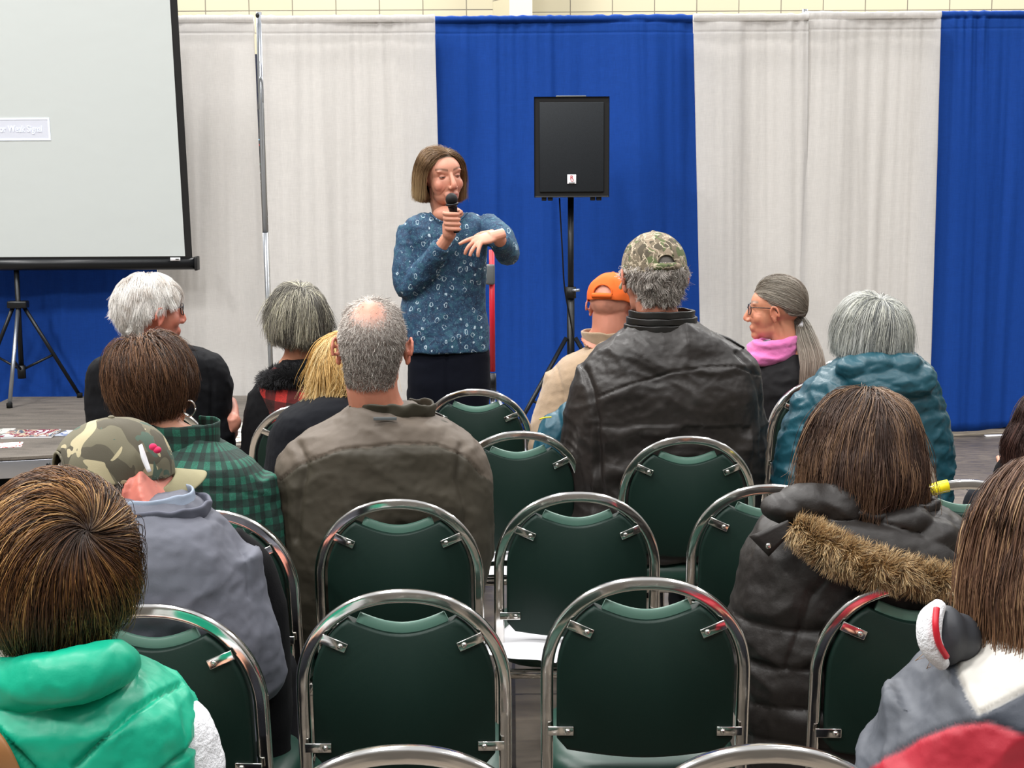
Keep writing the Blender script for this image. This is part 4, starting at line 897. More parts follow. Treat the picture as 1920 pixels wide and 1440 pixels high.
# ---- man with cropped grey hair, olive brown jacket ---------------------------------------
D = Dof('C1'); h = Head(700, 652, D+.02, -3, -4, 0, 1.08); root = person('balding man with cropped grey hair in an olive brown jacket, seen from behind', W(712, 900, D).x, D)
xc = W(712, 900, D).x; zs = sh(712, 800, D).z
patch = lambda u, L: 1-.90*np.exp(-((np.sqrt(((u-np.array([0, -.66, .74]))**2*np.array([.8, 1, 1])).sum(1)))/.47)**3)
hl8 = ([0, .5, .9, 1.25, 1.55, 1.8, 2.2, 3.15], [.62, .56, .45, .10, -.05, -.45, -.90, -.95])
A = arms_for(xc, D, zs, .275, .066)
seated(root, h, D, xc, zs-.02, SKM, .2, '#1a1b1d', scalp='#a08c82', bald=patch, male=True, lips='#b06a60', brow='#6b625c', zhair=hl8, armpts=arm_bones(A), neckw=.066)
hair(h, root, H_STUB, 10000, ncyl=.90, nz_=1.42, vol=.012, L=.011, grav=.2, whorl=(0, -.5, .86), hl=hl8, bald=patch, K=3, r=.00065, clump=0, rand=.25, seed=3, stick=.0, E0=(.078, .1, .088))
hair(h, root, H_STUB, 1500, vol=.06, L=.030, grav=.1, whorl=(0, -.5, .86), hl=([0, 3.2], [.70, .70]), bald=lambda u, L: (u[:, 1] > -.25)*1.0, K=5, r=.00065, clump=.3, rand=.25, seed=4, E0=(.078, .1, .088), name='top_hair')
OL = basic('olive_brown_shell', '#4b4338', .6, attr=True, bump=(260, .25, .0008), spec=.35)
rows = [(1150, 520, 900), (1100, 516, 908), (1050, 511, 918), (1000, 507, 922), (940, 508, 923), (900, 514, 921), (870, 520, 917), (845, 530, 908), (825, 548, 892), (808, 575, 868, .125), (792, 608, 836, .115), (775, 640, 800, .10), (757, 662, 775, .085)]
yoke = [(527, 900), (560, 872), (640, 843), (740, 832), (820, 832), (870, 850), (905, 890)]
sL = [(560, 835), (575, 880), (563, 940), (556, 1010)]; sR = [(868, 835), (860, 900), (872, 950), (868, 1010)]
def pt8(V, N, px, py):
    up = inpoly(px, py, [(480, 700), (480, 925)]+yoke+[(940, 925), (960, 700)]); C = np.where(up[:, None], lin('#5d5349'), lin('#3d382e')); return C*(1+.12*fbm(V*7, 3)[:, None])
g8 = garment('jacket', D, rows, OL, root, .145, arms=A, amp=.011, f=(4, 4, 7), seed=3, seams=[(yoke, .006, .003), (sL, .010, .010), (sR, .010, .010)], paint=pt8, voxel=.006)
def ccol(me_o, C): me = me_o.data; setcol(me, np.tile(np.array(lin(C)), (len(me.vertices), 1)))
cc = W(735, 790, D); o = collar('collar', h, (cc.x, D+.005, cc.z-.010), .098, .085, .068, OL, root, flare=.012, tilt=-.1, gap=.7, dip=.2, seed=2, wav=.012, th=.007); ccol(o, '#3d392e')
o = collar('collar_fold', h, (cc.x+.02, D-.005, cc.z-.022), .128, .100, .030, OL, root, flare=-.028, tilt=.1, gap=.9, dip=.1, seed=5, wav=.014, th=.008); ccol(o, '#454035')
b = BM(); p = W(722, 785, D-.112); box(b, p, (.058, .004, .008), bev=.001); put('hanger_loop', b, M['grey'], root)

# ---- man in camouflage cap and black leather jacket ----------------------------------------
D = Dof('D3'); h = Head(1224, 520, D+.03, 14, -3, 0, 1.13); xc = W(1248, 800, D).x; zs = sh(1248, 640, D).z
root = person('man in a leafy camouflage cap and black leather jacket, seen from behind', xc, D)
A = arms_for(xc, D, zs, .305, .072)
seated(root, h, D, xc, zs-.03, SKM, .22, '#15171c', male=True, brow='#5b544e', scalp='#6b655f', armpts=arm_bones(A), neckw=.064)
hlc = ([0, 1.0, 1.3, 1.6, 1.8, 2.2, 3.15], [.3, .2, .0, -.25, -.25, -.66, -.74])
hair(h, root, H_STUB, 5200, vol=.045, ncyl=.88, nz_=1.35, L=.030, Lv=.3, grav=.5, whorl=(0, -.1, 1), hl=hlc, bald=lambda u, L: (u[:, 2] < .18)*1.0, K=6, r=.0008, clump=.5, nc=260, curl=(.004, 1.6), rand=.3, seed=8)
CM1 = camo('leaf_camouflage_cloth', ['#6e6351', '#4a4234', '#56603c', '#8a7b68', '#b7a993', '#211f19'], 17, leaf=True)
cap(h, root, CM1, size=(.086, .106, .104), zc=.020, tilt=-3, seed=5, oh=.7)
LE = basic('black_leather', '#1d1c1c', .42, bump=(75, .3, .002), attr=True, spec=.4)
rows = [(960, 1062, 1425), (900, 1059, 1432), (850, 1058, 1436), (800, 1059, 1434), (750, 1062, 1434), (718, 1069, 1432), (695, 1080, 1424, .135), (672, 1096, 1412, .128), (655, 1112, 1398, .12), (640, 1134, 1382, .112), (627, 1158, 1352, .10), (614, 1174, 1322, .088), (602, 1182, 1304, .08)]
yoke = [(1122, 744), (1180, 722), (1260, 698), (1330, 688), (1380, 688), (1425, 703)]
sL = [(1092, 690), (1110, 730), (1122, 790), (1122, 870), (1130, 930)]; sR = [(1385, 660), (1420, 710), (1432, 780), (1428, 850)]
def pt10(V, N, px, py): n = fbm(V*np.array([5, 5, 7]), 4); return np.array(lin('#231f1d'))*(1+.35*n[:, None])+np.clip(n-.55, 0, 1)[:, None]*.05
garment('jacket', D, rows, LE, root, .15, arms=A, amp=.012, f=(4, 4, 8), seed=11, seams=[(yoke, .005, .003), (sL, .012, .010), (sR, .008, .009), ([(1290, 700), (1296, 760), (1300, 800)], .0025, .0025)], paint=pt10, voxel=.006, disp=lambda V, N, px, py: np.where(py > 800, .006*np.sin((py-800)/13+px/60+2*pn(V*8)), 0)*(np.abs(px-1260) < 150))
cc = W(1241, 610, D)
LE2 = basic('leather_trim', '#1a1918', .36, bump=(90, .3, .001), spec=.5)
for k, (zz, rr) in enumerate(((-.016, .112), (.006, .106), (.027, .098))): collar('collar_band', h, (cc.x, D+.005, cc.z+zz), rr, .088, .0215, LE2, root, flare=.001, gap=.8, seed=k+2, wav=.0025, th=.010, tilt=.05)
for pl in ([(1088, 700), (1110, 676), (1142, 650)], [(1338, 622), (1366, 633), (1394, 648)]):
    pts = [W(x, y+5, D-.0) for x, y in pl]; b = BM(); tube(b, pts, [.020, .022, .014], 10, 10, flat=.35, up=(0, .2, 1)); put('epaulette', b, LE2, root)

# ---- man in orange cap --------------------------------------------------------------------
D = Dof('E2'); h = Head(1148, 574, D+.02, -24, -4, 0, 1.0); xc = W(1130, 800, D).x; zs = sh(1130, 660, D).z
root = person('man in an orange cap and tan fleece, partly hidden by the leather jacket', xc, D); A = arms_for(xc, D, zs, .235, .062)
seated(root, h, D, xc, zs-.01, '#c07f68', .18, '#2a2c30', male=True, scalp='#d08f78', armpts=arm_bones(A), neckw=.064)
OR = basic('orange_cotton', '#e0662a', .75, bump=(330, .3, .0008), var=.12)
cap(h, root, OR, size=(.086, .106, .098), zc=.024, tilt=-6, seed=7, bump=.004)
TN = basic('tan_fleece', '#a58e75', .9, bump=(240, .6, .0015), var=.08, sheen=.3)
rows = [(900, 985, 1270), (850, 988, 1268), (800, 992, 1264), (760, 1004, 1254), (720, 1020, 1238), (695, 1034, 1224), (675, 1052, 1208, .125), (660, 1080, 1188, .115), (645, 1105, 1170, .10), (632, 1116, 1168, .085)]
garment('fleece_jacket', D, rows, TN, root, .145, arms=A, amp=.006, seed=21, voxel=.007, seams=[([(1040, 680), (1055, 730), (1060, 780)], .005, .005)])
cc = W(1142, 640, D); collar('collar', h, (cc.x, D+.005, cc.z-.020), .088, .080, .060, TN, root, flare=.012, gap=.6, seed=3, wav=.004, th=.008)

# teal jacket bundled beside him
p = W(1036, 812, D-.30); 
b = BM(); ell(b, p+Vector((0, 0, -.03)), (.060, .075, .12), Matrix.Rotation(.25, 3, 'Y')); ell(b, p+Vector((.05, 0, .04)), (.05, .06, .07)); ell(b, p+Vector((.055, .02, -.08)), (.06, .07, .10)); me = remesh(b, .006, 3); V = getV(me); N = getN(me); setV(me, V+N*folds(V, N, .014, (14, 14, 9), 5)[:, None])
TEAL2 = basic('deep_teal_shell', '#12495a', .45, bump=(60, .3, .002)); r2 = thing('folded_jacket', 'deep teal jacket bundled between the tan fleece and the leather jacket', 'jacket', p); put('shell', me, TEAL2, r2)
b = BM(); tube(b, [W(1012, 786, D-.37), W(1022, 783, D-.385), W(1034, 782, D-.385)], .0028, 6, 10); put('zip_edge', b, M['tape'], r2)

# ---- woman with silver hair, teal puffer ---------------------------------------------------
D = Dof('D4', .19); h = Head(1630, 630, D+.03, 30, -2, 0, 1.04); xc = W(1620, 800, D).x; zs = sh(1640, 680, D).z
root = person('woman with short silver hair in a teal quilted puffer coat', xc, D); A = arms_for(xc, D, zs-.02, .245, .062)
seated(root, h, D, xc+.02, zs-.01, '#c8937b', .18, '#22252a', scalp='#c9c6c0', brow='#9a948c', lips='#a86c60', armpts=arm_bones(A))
hls = ([0, .5, .9, 1.25, 1.5, 1.75, 2.1, 3.15], [.55, .52, .40, .15, .10, -.02, -.40, -.55])
hair(h, root, H_SILVER, 7500, whorl=(.05, -.35, .93), vol=.26, volz=.05, L=.165, Lv=.10, grav=.42, zcut=-.088, K=12, r=.0009, clump=.30, nc=120, rand=.06, seed=12, hl=hls, curl=(.004, .7), jag=.006)
TE = basic('teal_quilt_shell', '#1b4a57', .42, bump=(50, .35, .003), attr=False, spec=.45)
rows = [(950, 1448, 1782), (900, 1446, 1786), (850, 1454, 1786), (800, 1468, 1780), (765, 1484, 1770), (735, 1500, 1762), (715, 1516, 1755, .15), (698, 1535, 1748, .145), (682, 1556, 1740, .135), (668, 1580, 1725, .12), (655, 1600, 1705, .10)]
def q12(V, N, px, py):
    x = V[:, 0]-xc; z = V[:, 2]; ph = (z+.35*np.abs(((x+.09) % .18)-.09)+.012*pn(V*7))/.050; return .005*(np.abs(np.sin(PI*ph))**.6)-.004
def ex12(b):
    for px, py, rx, rz in ((1600, 690, .055, .035), (1640, 684, .07, .045), (1690, 690, .07, .05), (1725, 712, .05, .05)): ell(b, W(px, py, D-.10), (rx, .06, rz))
    ell(b, W(1665, 722, D-.13), (.13, .05, .05))
garment('puffer_coat', D, rows, TE, root, .155, arms=A, amp=.010, f=(9, 9, 15), seed=31, quilt=q12, extra=ex12, voxel=.006, smooth=6)
cc = W(1650, 678, D); collar('collar', h, (cc.x, D, cc.z-.02), .095, .085, .05, TE, root, flare=.016, gap=.6, seed=13, wav=.012, th=.014)
b = BM(); ell(b, h.p(-.088, -.012, -.040), (.004, .004, .005), sub=2); put('earring', b, M['chrome'], root)

# ---- woman with grey ponytail, glasses and pink scarf --------------------------------------
D = Dof('E3', .30); h = Head(1452, 582, D, 76, -2, 0, 1.03); xc = W(1482, 800, D).x; zs = sh(1482, 680, D).z
root = person('woman with a long grey ponytail, glasses and a pink scarf', xc, D); A = arms_for(xc, D, zs, .19, .058)
seated(root, h, D, xc, zs, '#c98a6c', .15, '#1a1b20', scalp='#8c857a', brow='#8a7f74', lips='#b0685e', armpts=arm_bones(A))
hlp = ([0, .5, .9, 1.25, 1.5, 1.75, 2.1, 3.15], [.55, .50, .38, .20, .10, .05, -.45, -.50])
hair(h, root, H_ASH, 5200, whorl=(0, .85, .42), vol=.14, volz=.12, L=.21, Lv=.1, grav=.0, comb=(0, -.9, -.25), K=10, r=.0009, clump=.15, nc=60, rand=.05, seed=5, hl=hlp, stick=.9)
tie = W(1503, 612, D-.01)
rg = np.random.default_rng(4); n = 2600; ph = rg.uniform(0, 6.28, n); rr = np.sqrt(rg.random(n)); Kp = 12; ctr = spl([list(W(1490, 600, D)), list(tie), list(W(1512, 640, D-.05)), list(W(1524, 690, D-.14)), list(W(1512, 765, D-.18))], Kp); wdt = np.interp(np.linspace(0, 1, Kp), [0, .2, .5, .8, 1], [.035, .014, .040, .055, .045]); Lr = rg.uniform(.75, 1.1, n)
P = ctr[None]+np.stack([np.cos(ph)[:, None]*rr[:, None]*wdt*1.0, np.sin(ph)[:, None]*rr[:, None]*wdt*.5, rg.normal(size=(n, 1))*.01+np.zeros((n, Kp))], -1); P[:, :, 0] += .008*np.sin(np.linspace(0, 5, Kp)[None]+ph[:, None])*np.linspace(0, 1, Kp)
strands('ponytail', P, .0010, H_ASH, root)
b = BM(); tube(b, [tie+Vector((-.012, 0, .010)), tie+Vector((.012, 0, -.010))], .0185, 14); put('hair_tie', b, M['paper'], root)
glasses(h, root)
PK = basic('pink_scarf_wool', '#d873ae', .85, bump=(190, .6, .002), var=.1, sheen=.3)
b = BM(); c = W(1450, 655, D); 
for k in range(3): tube(b, [c+Vector((.082*math.cos(a), .075*math.sin(a), -.028+.026*k-.018*math.cos(a)*-1+.02*math.cos(a)*0)) for a in np.linspace(0, 2*PI, 25)], .024, 10)
ell(b, W(1440, 672, D-.05), (.075, .05, .032)); ell(b, W(1420, 652, D-.02), (.03, .05, .035)); me = remesh(b, .006, 4); V = getV(me); N = getN(me); setV(me, V+N*folds(V, N, .009, (9, 9, 20), 3)[:, None]); put('scarf', me, PK, root)
b = BM(); tube(b, [h.p(.050*math.cos(a), -.015+.055*math.sin(a), -.128) for a in np.linspace(0, 2*PI, 20)], .012, 8); put('shirt_collar', b, basic('pale_blue_cloth', '#b9c4d6', .8), root)
BK = basic('black_coat_cloth', '#1b1a1c', .7, bump=(150, .3, .001), var=.15)
rows = [(860, 1395, 1560), (800, 1398, 1562), (750, 1400, 1565), (715, 1402, 1562), (695, 1406, 1556, .12), (680, 1416, 1540, .11), (668, 1430, 1520, .09), (660, 1440, 1505, .08)]
garment('coat', D, rows, BK, root, .13, arms=A, amp=.009, seed=41, voxel=.007)

# ---- woman with mixed grey hair, red and black check vest ----------------------------------
D = Dof('Em'); h = Head(558, 601, D+.02, 14, -2, 0, 1.05); xc = W(562, 800, D).x; zs = sh(560, 695, D).z
root = person('woman with mixed grey hair in a red and black check vest with black fur collar', xc, D); A = arms_for(xc, D, zs, .205, .062)
seated(root, h, D, xc, zs-.01, SKT, .16, '#15161a', scalp='#57534d', lips='#a66', armpts=arm_bones(A))
hair(h, root, H_GREY, 7000, whorl=(.12, -.25, .95), vol=.28, volz=.02, L=.155, Lv=.14, grav=.42, zcut=-.105, K=12, r=.00095, clump=.45, nc=110, rand=.10, seed=17, curl=(.009, .9), jag=.012)
BL = basic('black_knit', '#0c0c0f', .9, bump=(220, .5, .0015))
rows = [(900, 456, 668), (850, 456, 668), (800, 458, 666), (760, 462, 662), (735, 470, 655), (715, 482, 642, .12), (700, 500, 625, .11), (685, 518, 606, .10), (670, 532, 594, .08)]
garment('black_jumper', D, rows, BL, root, .125, arms=A, amp=.006, seed=51, voxel=.008)
VP = plaid('red_black_check', '#17120f', '#5a1717', '#c4302b', 11.5)
rows = [(900, 500, 640), (850, 500, 640), (800, 503, 638), (760, 500, 636), (735, 492, 640), (715, 486, 640, .13), (700, 500, 626, .12), (686, 518, 606, .105)]
v = garment('check_vest', D, rows, VP, root, .145, amp=.004, seed=52, voxel=.007, ex=3); pattern(v, D, xc, .12)
H_BF = hair_mat('black_fur', [(4, '#08080a'), (3, '#111114'), (1, '#1f1f24')])
cc = W(560, 690, D); pts = [cc+Vector((.098*math.cos(a)-.01, -.02+.115*math.sin(a), -.006-.022*abs(math.cos(a))-.02*math.cos(a)*-1)) for a in np.linspace(.5*PI+.4, 2.5*PI-.4, 24)]
b = BM(); tube(b, pts, .036, 12); me = remesh(b, .008, 4); cl_ = put('fur_collar', me, basic('black_fur_base', '#060607', .95), root); fur('fur_pile', pts, .036, 7000, .022, H_BF, cl_, seed=3)

# ---- woman with blonde hair ----------------------------------------------------------------
D = Dof('D1'); h = Head(652, 692, D+.02, -6, -3, 0, 1.0); xc = W(622, 850, D).x; zs = sh(622, 760, D).z
root = person('woman with blonde hair in a dark navy jacket, mostly hidden by the balding man', xc, D); DJ = D-.06; A = arms_for(xc, D, zs, .205, .06)
seated(root, h, D, xc, zs, SK, .16, '#15161a', scalp='#b08c50', lips='#b66', armpts=arm_bones(A))
hair(h, root, H_BLONDE, 5500, whorl=(0, -.2, 1), vol=.22, L=.26, Lv=.14, grav=.6, zcut=-.125, K=12, r=.0011, clump=.6, nc=80, rand=.12, seed=27, curl=(.012, 1.1), jag=.02)
NV = basic('navy_cloth', '#0d0f15', .9, bump=(240, .4, .001), spec=.2)
rows = [(1000, 500, 742), (930, 496, 745), (880, 496, 746), (840, 500, 742), (810, 508, 735), (785, 520, 722), (768, 536, 706, .125), (756, 556, 690, .115), (746, 582, 672, .10), (738, 606, 658, .08)]
garment('jacket', DJ, [(*q[:3], (q[3] if len(q) > 3 else .14)+.05) for q in rows], NV, root, .19, arms=A, amp=.006, seed=61, voxel=.007)

# ---- man with white hair, glasses, black blazer --------------------------------------------
D = Dof('E0', .21); h = Head(284, 586, D+.03, -54, 0, 0, 1.1); xc = W(295, 800, D).x; zs = sh(290, 672, D).z
root = person('white haired man with glasses in a black blazer, looking to the right', xc, D); A = arms_for(xc, D, zs, .235, .062)
hp = W(436, 792, D-.02); A[1] = ([(xc+.165, D, zs-.085), (xc+.225, D-.01, zs-.30), (xc+.19, D+.14, .72), (xc+.10, D+.25, .70)], [.062, .06, .05, .042])
thin = lambda u, L: 1-.80*np.exp(-((np.sqrt(((u-np.array([.12, -.50, .86]))**2).sum(1)))/.33)**2)
seated(root, h, D, xc, zs-.01, '#c9806a', .18, '#14151a', male=True, scalp='#dbb3a2', lips='#b06a60', brow='#b5a89e', zhair=None, armpts=[[a[0][0], a[0][1], a[0][3]] for a in A])
hlw = ([0, .5, .9, 1.25, 1.45, 1.7, 1.95, 2.3, 3.15], [.52, .50, .45, .36, .30, .26, -.20, -.62, -.74])
hair(h, root, H_WHITE, 7500, whorl=(.10, -.45, .88), vol=.15, volz=.06, L=.060, Lv=.16, grav=.35, K=9, r=.00085, clump=.45, nc=150, rand=.12, seed=33, hl=hlw, bald=thin, curl=(.005, .8), comb=(.2, -.5, 0))
glasses(h, root)
BZ = basic('black_blazer_wool', '#0c0d11', .85, bump=(200, .35, .001), var=.12, spec=.25)
rows = [(850, 172, 412), (810, 168, 426), (770, 162, 434), (730, 161, 436), (705, 163, 432), (688, 166, 426), (674, 174, 416), (664, 190, 402, .125), (657, 212, 384, .11), (650, 240, 350, .09), (642, 258, 330, .08)]
garment('blazer', D, rows, BZ, root, .14, arms=A, amp=.007, f=(5, 5, 8), seed=71, voxel=.007, seams=[([(385, 668), (398, 720), (398, 800)], .007, .007)])
b = BM(); tube(b, [W(338, 652, D-.02), W(362, 656, D-.04), W(388, 668, D-.02)], [.016, .018, .004], 10, 12, flat=.4); put('lapel', b, BZ, root)
cc = W(292, 655, D); collar('collar', h, (cc.x, D, cc.z-.012), .080, .078, .034, BZ, root, flare=.014, gap=.7, seed=6, wav=.004, th=.007)
b = BM(); hand_prims(b, hp, (-.1, .5, -.75), (.9, -.3, 0), 1, 1.0, (.7, .7, .7, .7)); ell(b, hp, (.032, .03, .035)); tube(b, [hp, hp+Vector((-.03, .10, .06)), W(395, 770, D+.10)], [.028, .026, .026], 10, 8)
me = remesh(b, .005, 2); setcol(me, np.tile(np.array(lin('#cf8d78')), (len(me.vertices), 1))); o = put('hand', me, M['skin'], [c for c in root.children if c.name.startswith('body')][0])

# ---- woman with short brown hair, green check shirt ----------------------------------------
D = Dof('C0', .2); h = Head(289, 728, D+.02, -14, -4, -11, 1.03); xc = W(400, 900, D).x; zs = sh(390, 850, D).z
root = person('woman with short brown hair and hoop earring in a green check shirt', xc, D); A = arms_for(xc, D, zs, .165, .056)
A = [A[0], ([(xc+.10, D, zs-.06), (xc+.125, D+.03, zs-.33), (xc+.09, D+.20, .64), (xc+.10, D+.27, .64)], [.058, .058, .05, .042])]
seated(root, h, D, xc-.06, zs-.03, SKT, .11, '#15161a', scalp='#3a281d', lips='#a66', armpts=[[a[0][0], a[0][1], a[0][3]] for a in A])
hlb = ([0, .5, .9, 1.25, 1.5, 1.75, 2.1, 3.15], [.55, .52, .42, .15, .10, .0, -.50, -.92])
hair(h, root, H_BROWN, 9000, whorl=(0, -.12, 1), vol=.30, volz=.10, L=.125, Lv=.15, grav=.16, K=11, r=.0009, clump=.35, nc=260, rand=.12, seed=37, hl=hlb, ncyl=.8, stick=.25, curl=(.005, .9), nape=.6)
b = BM(); c = h.p(.086, -.008, -.062); tube(b, [c+Vector((.016*math.cos(a), -.003, .020*math.sin(a))) for a in np.linspace(0, 2*PI, 20)], .0024, 6); put('hoop_earring', b, M['chrome'], root)
GP = plaid('green_black_check', '#101b19', '#14382f', '#1c6450', 27)
rows = [(1160, 316, 500), (1100, 312, 504), (1050, 308, 508), (1000, 300, 508), (950, 275, 508), (915, 258, 502), (888, 262, 490), (868, 275, 475), (854, 292, 455, .115), (842, 308, 435, .105), (832, 318, 418, .09), (820, 326, 402, .08), (806, 334, 392, .07)]
v = garment('check_shirt', D, rows, GP, root, .13, arms=A, amp=.006, f=(6, 6, 9), seed=81, voxel=.006, seams=[([(320, 925), (400, 918), (500, 930)], .003, .003)]); pattern(v, D, xc, .04)
cc = W(342, 828, D); v = collar('collar', h, (cc.x, D, cc.z-.025), .088, .085, .078, GP, root, flare=.006, gap=.5, seed=4, wav=.003, th=.005); pattern(v, D, xc, .04)

# ---- man in woodland camouflage cap, blue grey jacket ---------------------------------------
D = Dof('B0'); h = Head(226, 906, D+.05, -58, -2, -2, 1.05); xc = W(318, 1100, D).x; zs = sh(310, 965, D).z
root = person('man in a woodland camouflage cap and blue grey jacket', xc, D); A = arms_for(xc, D, zs, .20, .07)
seated(root, h, D, xc, zs, '#c97f6e', .17, '#15161a', male=True, scalp='#8b8078', lips='#b66', brow='#7a716a', armpts=arm_bones(A), neckw=.06)
hair(h, root, H_STUB, 3500, vol=.06, L=.035, grav=.3, whorl=(0, -.2, 1), hl=hlc, bald=lambda u, L: (u[:, 2] < .2)*1.0, K=5, r=.0007, clump=.3, rand=.2, seed=48)
CM2 = camo('woodland_camouflage_cloth', ['#66614f', '#4b4639', '#a89d7e', '#45564a'], 12)
cp = cap(h, root, CM2, size=(.092, .114, .104), zc=.022, tilt=2, seed=9, bump=.003, bill_mat=basic('worn_khaki_cloth', '#8a8468', .85, bump=(300, .3, .001)))
b = BM(); q = W(268, 858, h.c.y-.085); tube(b, [q+Vector((-.004, 0, .025)), q+Vector((.002, 0, 0)), q+Vector((.012, -.002, -.028))], [.009, .013, .010], 8, 10, flat=.35); put('white_ribbon', b, M['paper'], cp)
b = BM(); q = W(287, 838, h.c.y-.075); ell(b, q, (.008, .006, .007)); ell(b, q+Vector((.008, 0, -.006)), (.008, .007, .007)); put('red_poppy', b, basic('poppy_pink', '#d2315c', .7), cp)
BG = basic('blue_grey_shell', '#5c606e', .7, bump=(230, .25, .001), attr=True)
rows = [(1300, 165, 478), (1240, 150, 494), (1190, 140, 500), (1140, 138, 494), (1090, 142, 478), (1050, 150, 462), (1015, 156, 442), (990, 160, 425, .15), (972, 164, 405, .14), (956, 170, 385, .125), (940, 180, 362, .11), (926, 190, 340, .095)]
def pt4(V, N, px, py): dk = inpoly(px, py, [(405, 985), (470, 1060), (530, 1150), (530, 1400), (500, 1400), (500, 1260), (462, 1190), (455, 1110), (430, 1050)]); C = np.tile(np.array(lin('#63656f')), (len(V), 1))*(1+.08*fbm(V*6, 3)[:, None]); return C
g4 = garment('jacket', D, rows, BG, root, .165, arms=A, amp=.010, f=(4, 4, 7), seed=91, voxel=.006, paint=pt4, seams=[([(352, 952), (420, 985), (462, 1050), (470, 1120)], .004, .004)])
cc = W(282, 960, D); o = collar('collar', h, (cc.x, D, cc.z-.022), .108, .10, .045, BG, root, flare=.010, gap=.6, seed=14, wav=.005, th=.008); ccol(o, '#5a5c68')
o = collar('collar_lining', h, (cc.x-.01, D, cc.z-.002), .098, .092, .045, BG, root, flare=-.004, gap=.6, seed=16, wav=.004, th=.006); ccol(o, '#8f9aab')
# dark lap coat beside him
b = BM(); tube(b, [W(415, 1010, D+.10), W(465, 1080, D+.10), W(488, 1180, D+.11), W(494, 1290, D+.12), W(490, 1420, D+.12)], [.045, .06, .06, .06, .06], 16, 24)
me = remesh(b, .008, 4); V = getV(me); N = getN(me); setV(me, V+N*folds(V, N, .008, (6, 6, 6), 9)[:, None]); put('dark_vest_front', me, BL, root)

# ---- presenter ------------------------------------------------------------------------------
D = 6.0; h = Head(829, 333, D-.02, 207, -2, 5, .98); xc = W(838, 560, D).x
root = person('woman presenter standing with microphone, blue patterned top and dark trousers', xc, D)
def Wd(px, py, dy=0): return W(px, py, D+dy)
shR, elR, wrR = Wd(775, 432), Wd(768, 540, -.06), Wd(843, 440, -.19)     # arm on the left of the photo, holds the microphone
shL, elL, wrL = Wd(915, 425), Wd(950, 474, -.14), Wd(932, 441, -.31)
b = BM(); head_prims(b, h, True, False, 4)
nb = Wd(838, 412); tube(b, [h.p(0, -.02, -.04), h.p(0, -.022, -.09), (h.p(0, -.022, -.09)+nb)/2, nb], [.050, .049, .052, .075], 18, 14)
loft(b, [(xc, D, .95, .135, .09), (xc, D, 1.1, .12, .08), (xc, D, 1.28, .13, .085), (xc, D, nb.z-.06, .15, .075), (xc, D, nb.z-.01, .11, .06)], 28)
tube(b, [shR, elR, wrR], [.034, .030, .024], 12, 20); tube(b, [shL, elL, wrL], [.034, .030, .024], 12, 20)
for s in (-1, 1): tube(b, [(xc+s*.09, D, 1.0), (xc+s*.095, D, .5), (xc+s*.10, D+.02, .08)], [.05, .042, .03], 12, 12); tube(b, [(xc+s*.10, D+.02, .05), (xc+s*.12, D-.13, .03)], [.035, .025], 10)
# hand round the microphone
mt, mb = Wd(847, 376, -.235), Wd(856, 436, -.215); ax = (mb-mt).normalized(); hc = Wd(852, 414, -.222); X = Vector((1, 0, 0))
ell(b, hc+Vector((-.027, .014, -.002)), (.017, .028, .042)); tube(b, [wrR, hc+Vector((-.022, .018, -.045)), hc+Vector((-.026, .014, -.01))], [.026, .026, .022], 12, 10)
for k in range(4):
    q = hc+ax*(-.029+.0195*k); l = (1.0, 1.08, 1.0, .85)[k]
    tube(b, [q+Vector((-.036, .006, .002)), q+Vector((-.030, -.016, 0)), q+Vector((-.008, -.027, -.002)), q+Vector((.014*l, -.022, -.003)), q+Vector((.020*l, -.006, -.004))], [.0085, .0088, .0086, .008, .006], 10, 18)
q = hc+ax*-.028; tube(b, [q+Vector((-.012, .034, .01)), q+Vector((.014, .026, .004)), q+Vector((.027, .008, .004)), q+Vector((.030, -.010, .008))], [.012, .0115, .010, .0075], 10, 16)
# spread hand, palm down
hand_prims(b, wrL, (-.80, -.30, -.22), (-.22, -.55, .80), 1, .98, (.10, .38, .30, .42), (-.05, .22, .52, .86), (.6, .3))
me = remesh(b, .0030, 3, .4); body_colors(me, h, '#cf927a', scalp='#5b452f', lips='#b7666a', brow='#6a4a3a')
V = getV(me); L = h.inv(V)
for s in (-1, 1):
    V = V-np.array(h.R @ Vector((0, 1, 0)))*(.0065*np.exp(-((L[:, 0]-s*.032)/.016)**2-((L[:, 2]-.010)/.010)**2)*(L[:, 1] > .04))[:, None]
    V = V-np.array(h.R @ Vector((0, 1, 0)))*(.003*np.exp(-((L[:, 0]-s*(.030+.012*(-.045-L[:, 2])/.02))/.004)**2-((L[:, 2]+.052)/.014)**2)*(L[:, 1] > .04))[:, None]
setV(me, V); put('body', me, M['skin'], root)
for s in (-1, 1):
    b = BM(); ell(b, (0, 0, 0), (.0138, .0105, .0100), sub=4); me = bpy.data.meshes.new('eye'); b.to_mesh(me); b.free(); V = getV(me); z = V[:, 2]; C = np.tile(np.array(lin('#ad7460')), (len(V), 1)); C[z < .0005] = lin('#3a2620'); op = (z < -.0008)&(z > -.0036); C[op] = lin('#a08c82'); C[op & (np.abs(V[:, 0]-.001) < .0048)] = lin('#2b231e'); C[z <= -.0036] = lin('#b87c68'); setcol(me, C)
    me.transform(Matrix.Translation(h.p(s*.0315, .0735, .0085)) @ h.R.to_4x4()); put('eye', me, M['skin'], root)
hlq = ([0, .35, .6, .95, 1.25, 1.5, 1.75, 2.1, 3.15], [.80, .75, .60, .24, -.05, -.15, -.2, -.45, -.55])
hair(h, root, H_BOB, 9000, whorl=(-.25, .25, .95), part=-.22, vol=.24, volz=.03, L=.25, Lv=.05, grav=.52, zcut=-.122, K=14, r=.0008, clump=.12, nc=90, rand=.03, seed=47, hl=hlq, widen=.22, jag=.004)
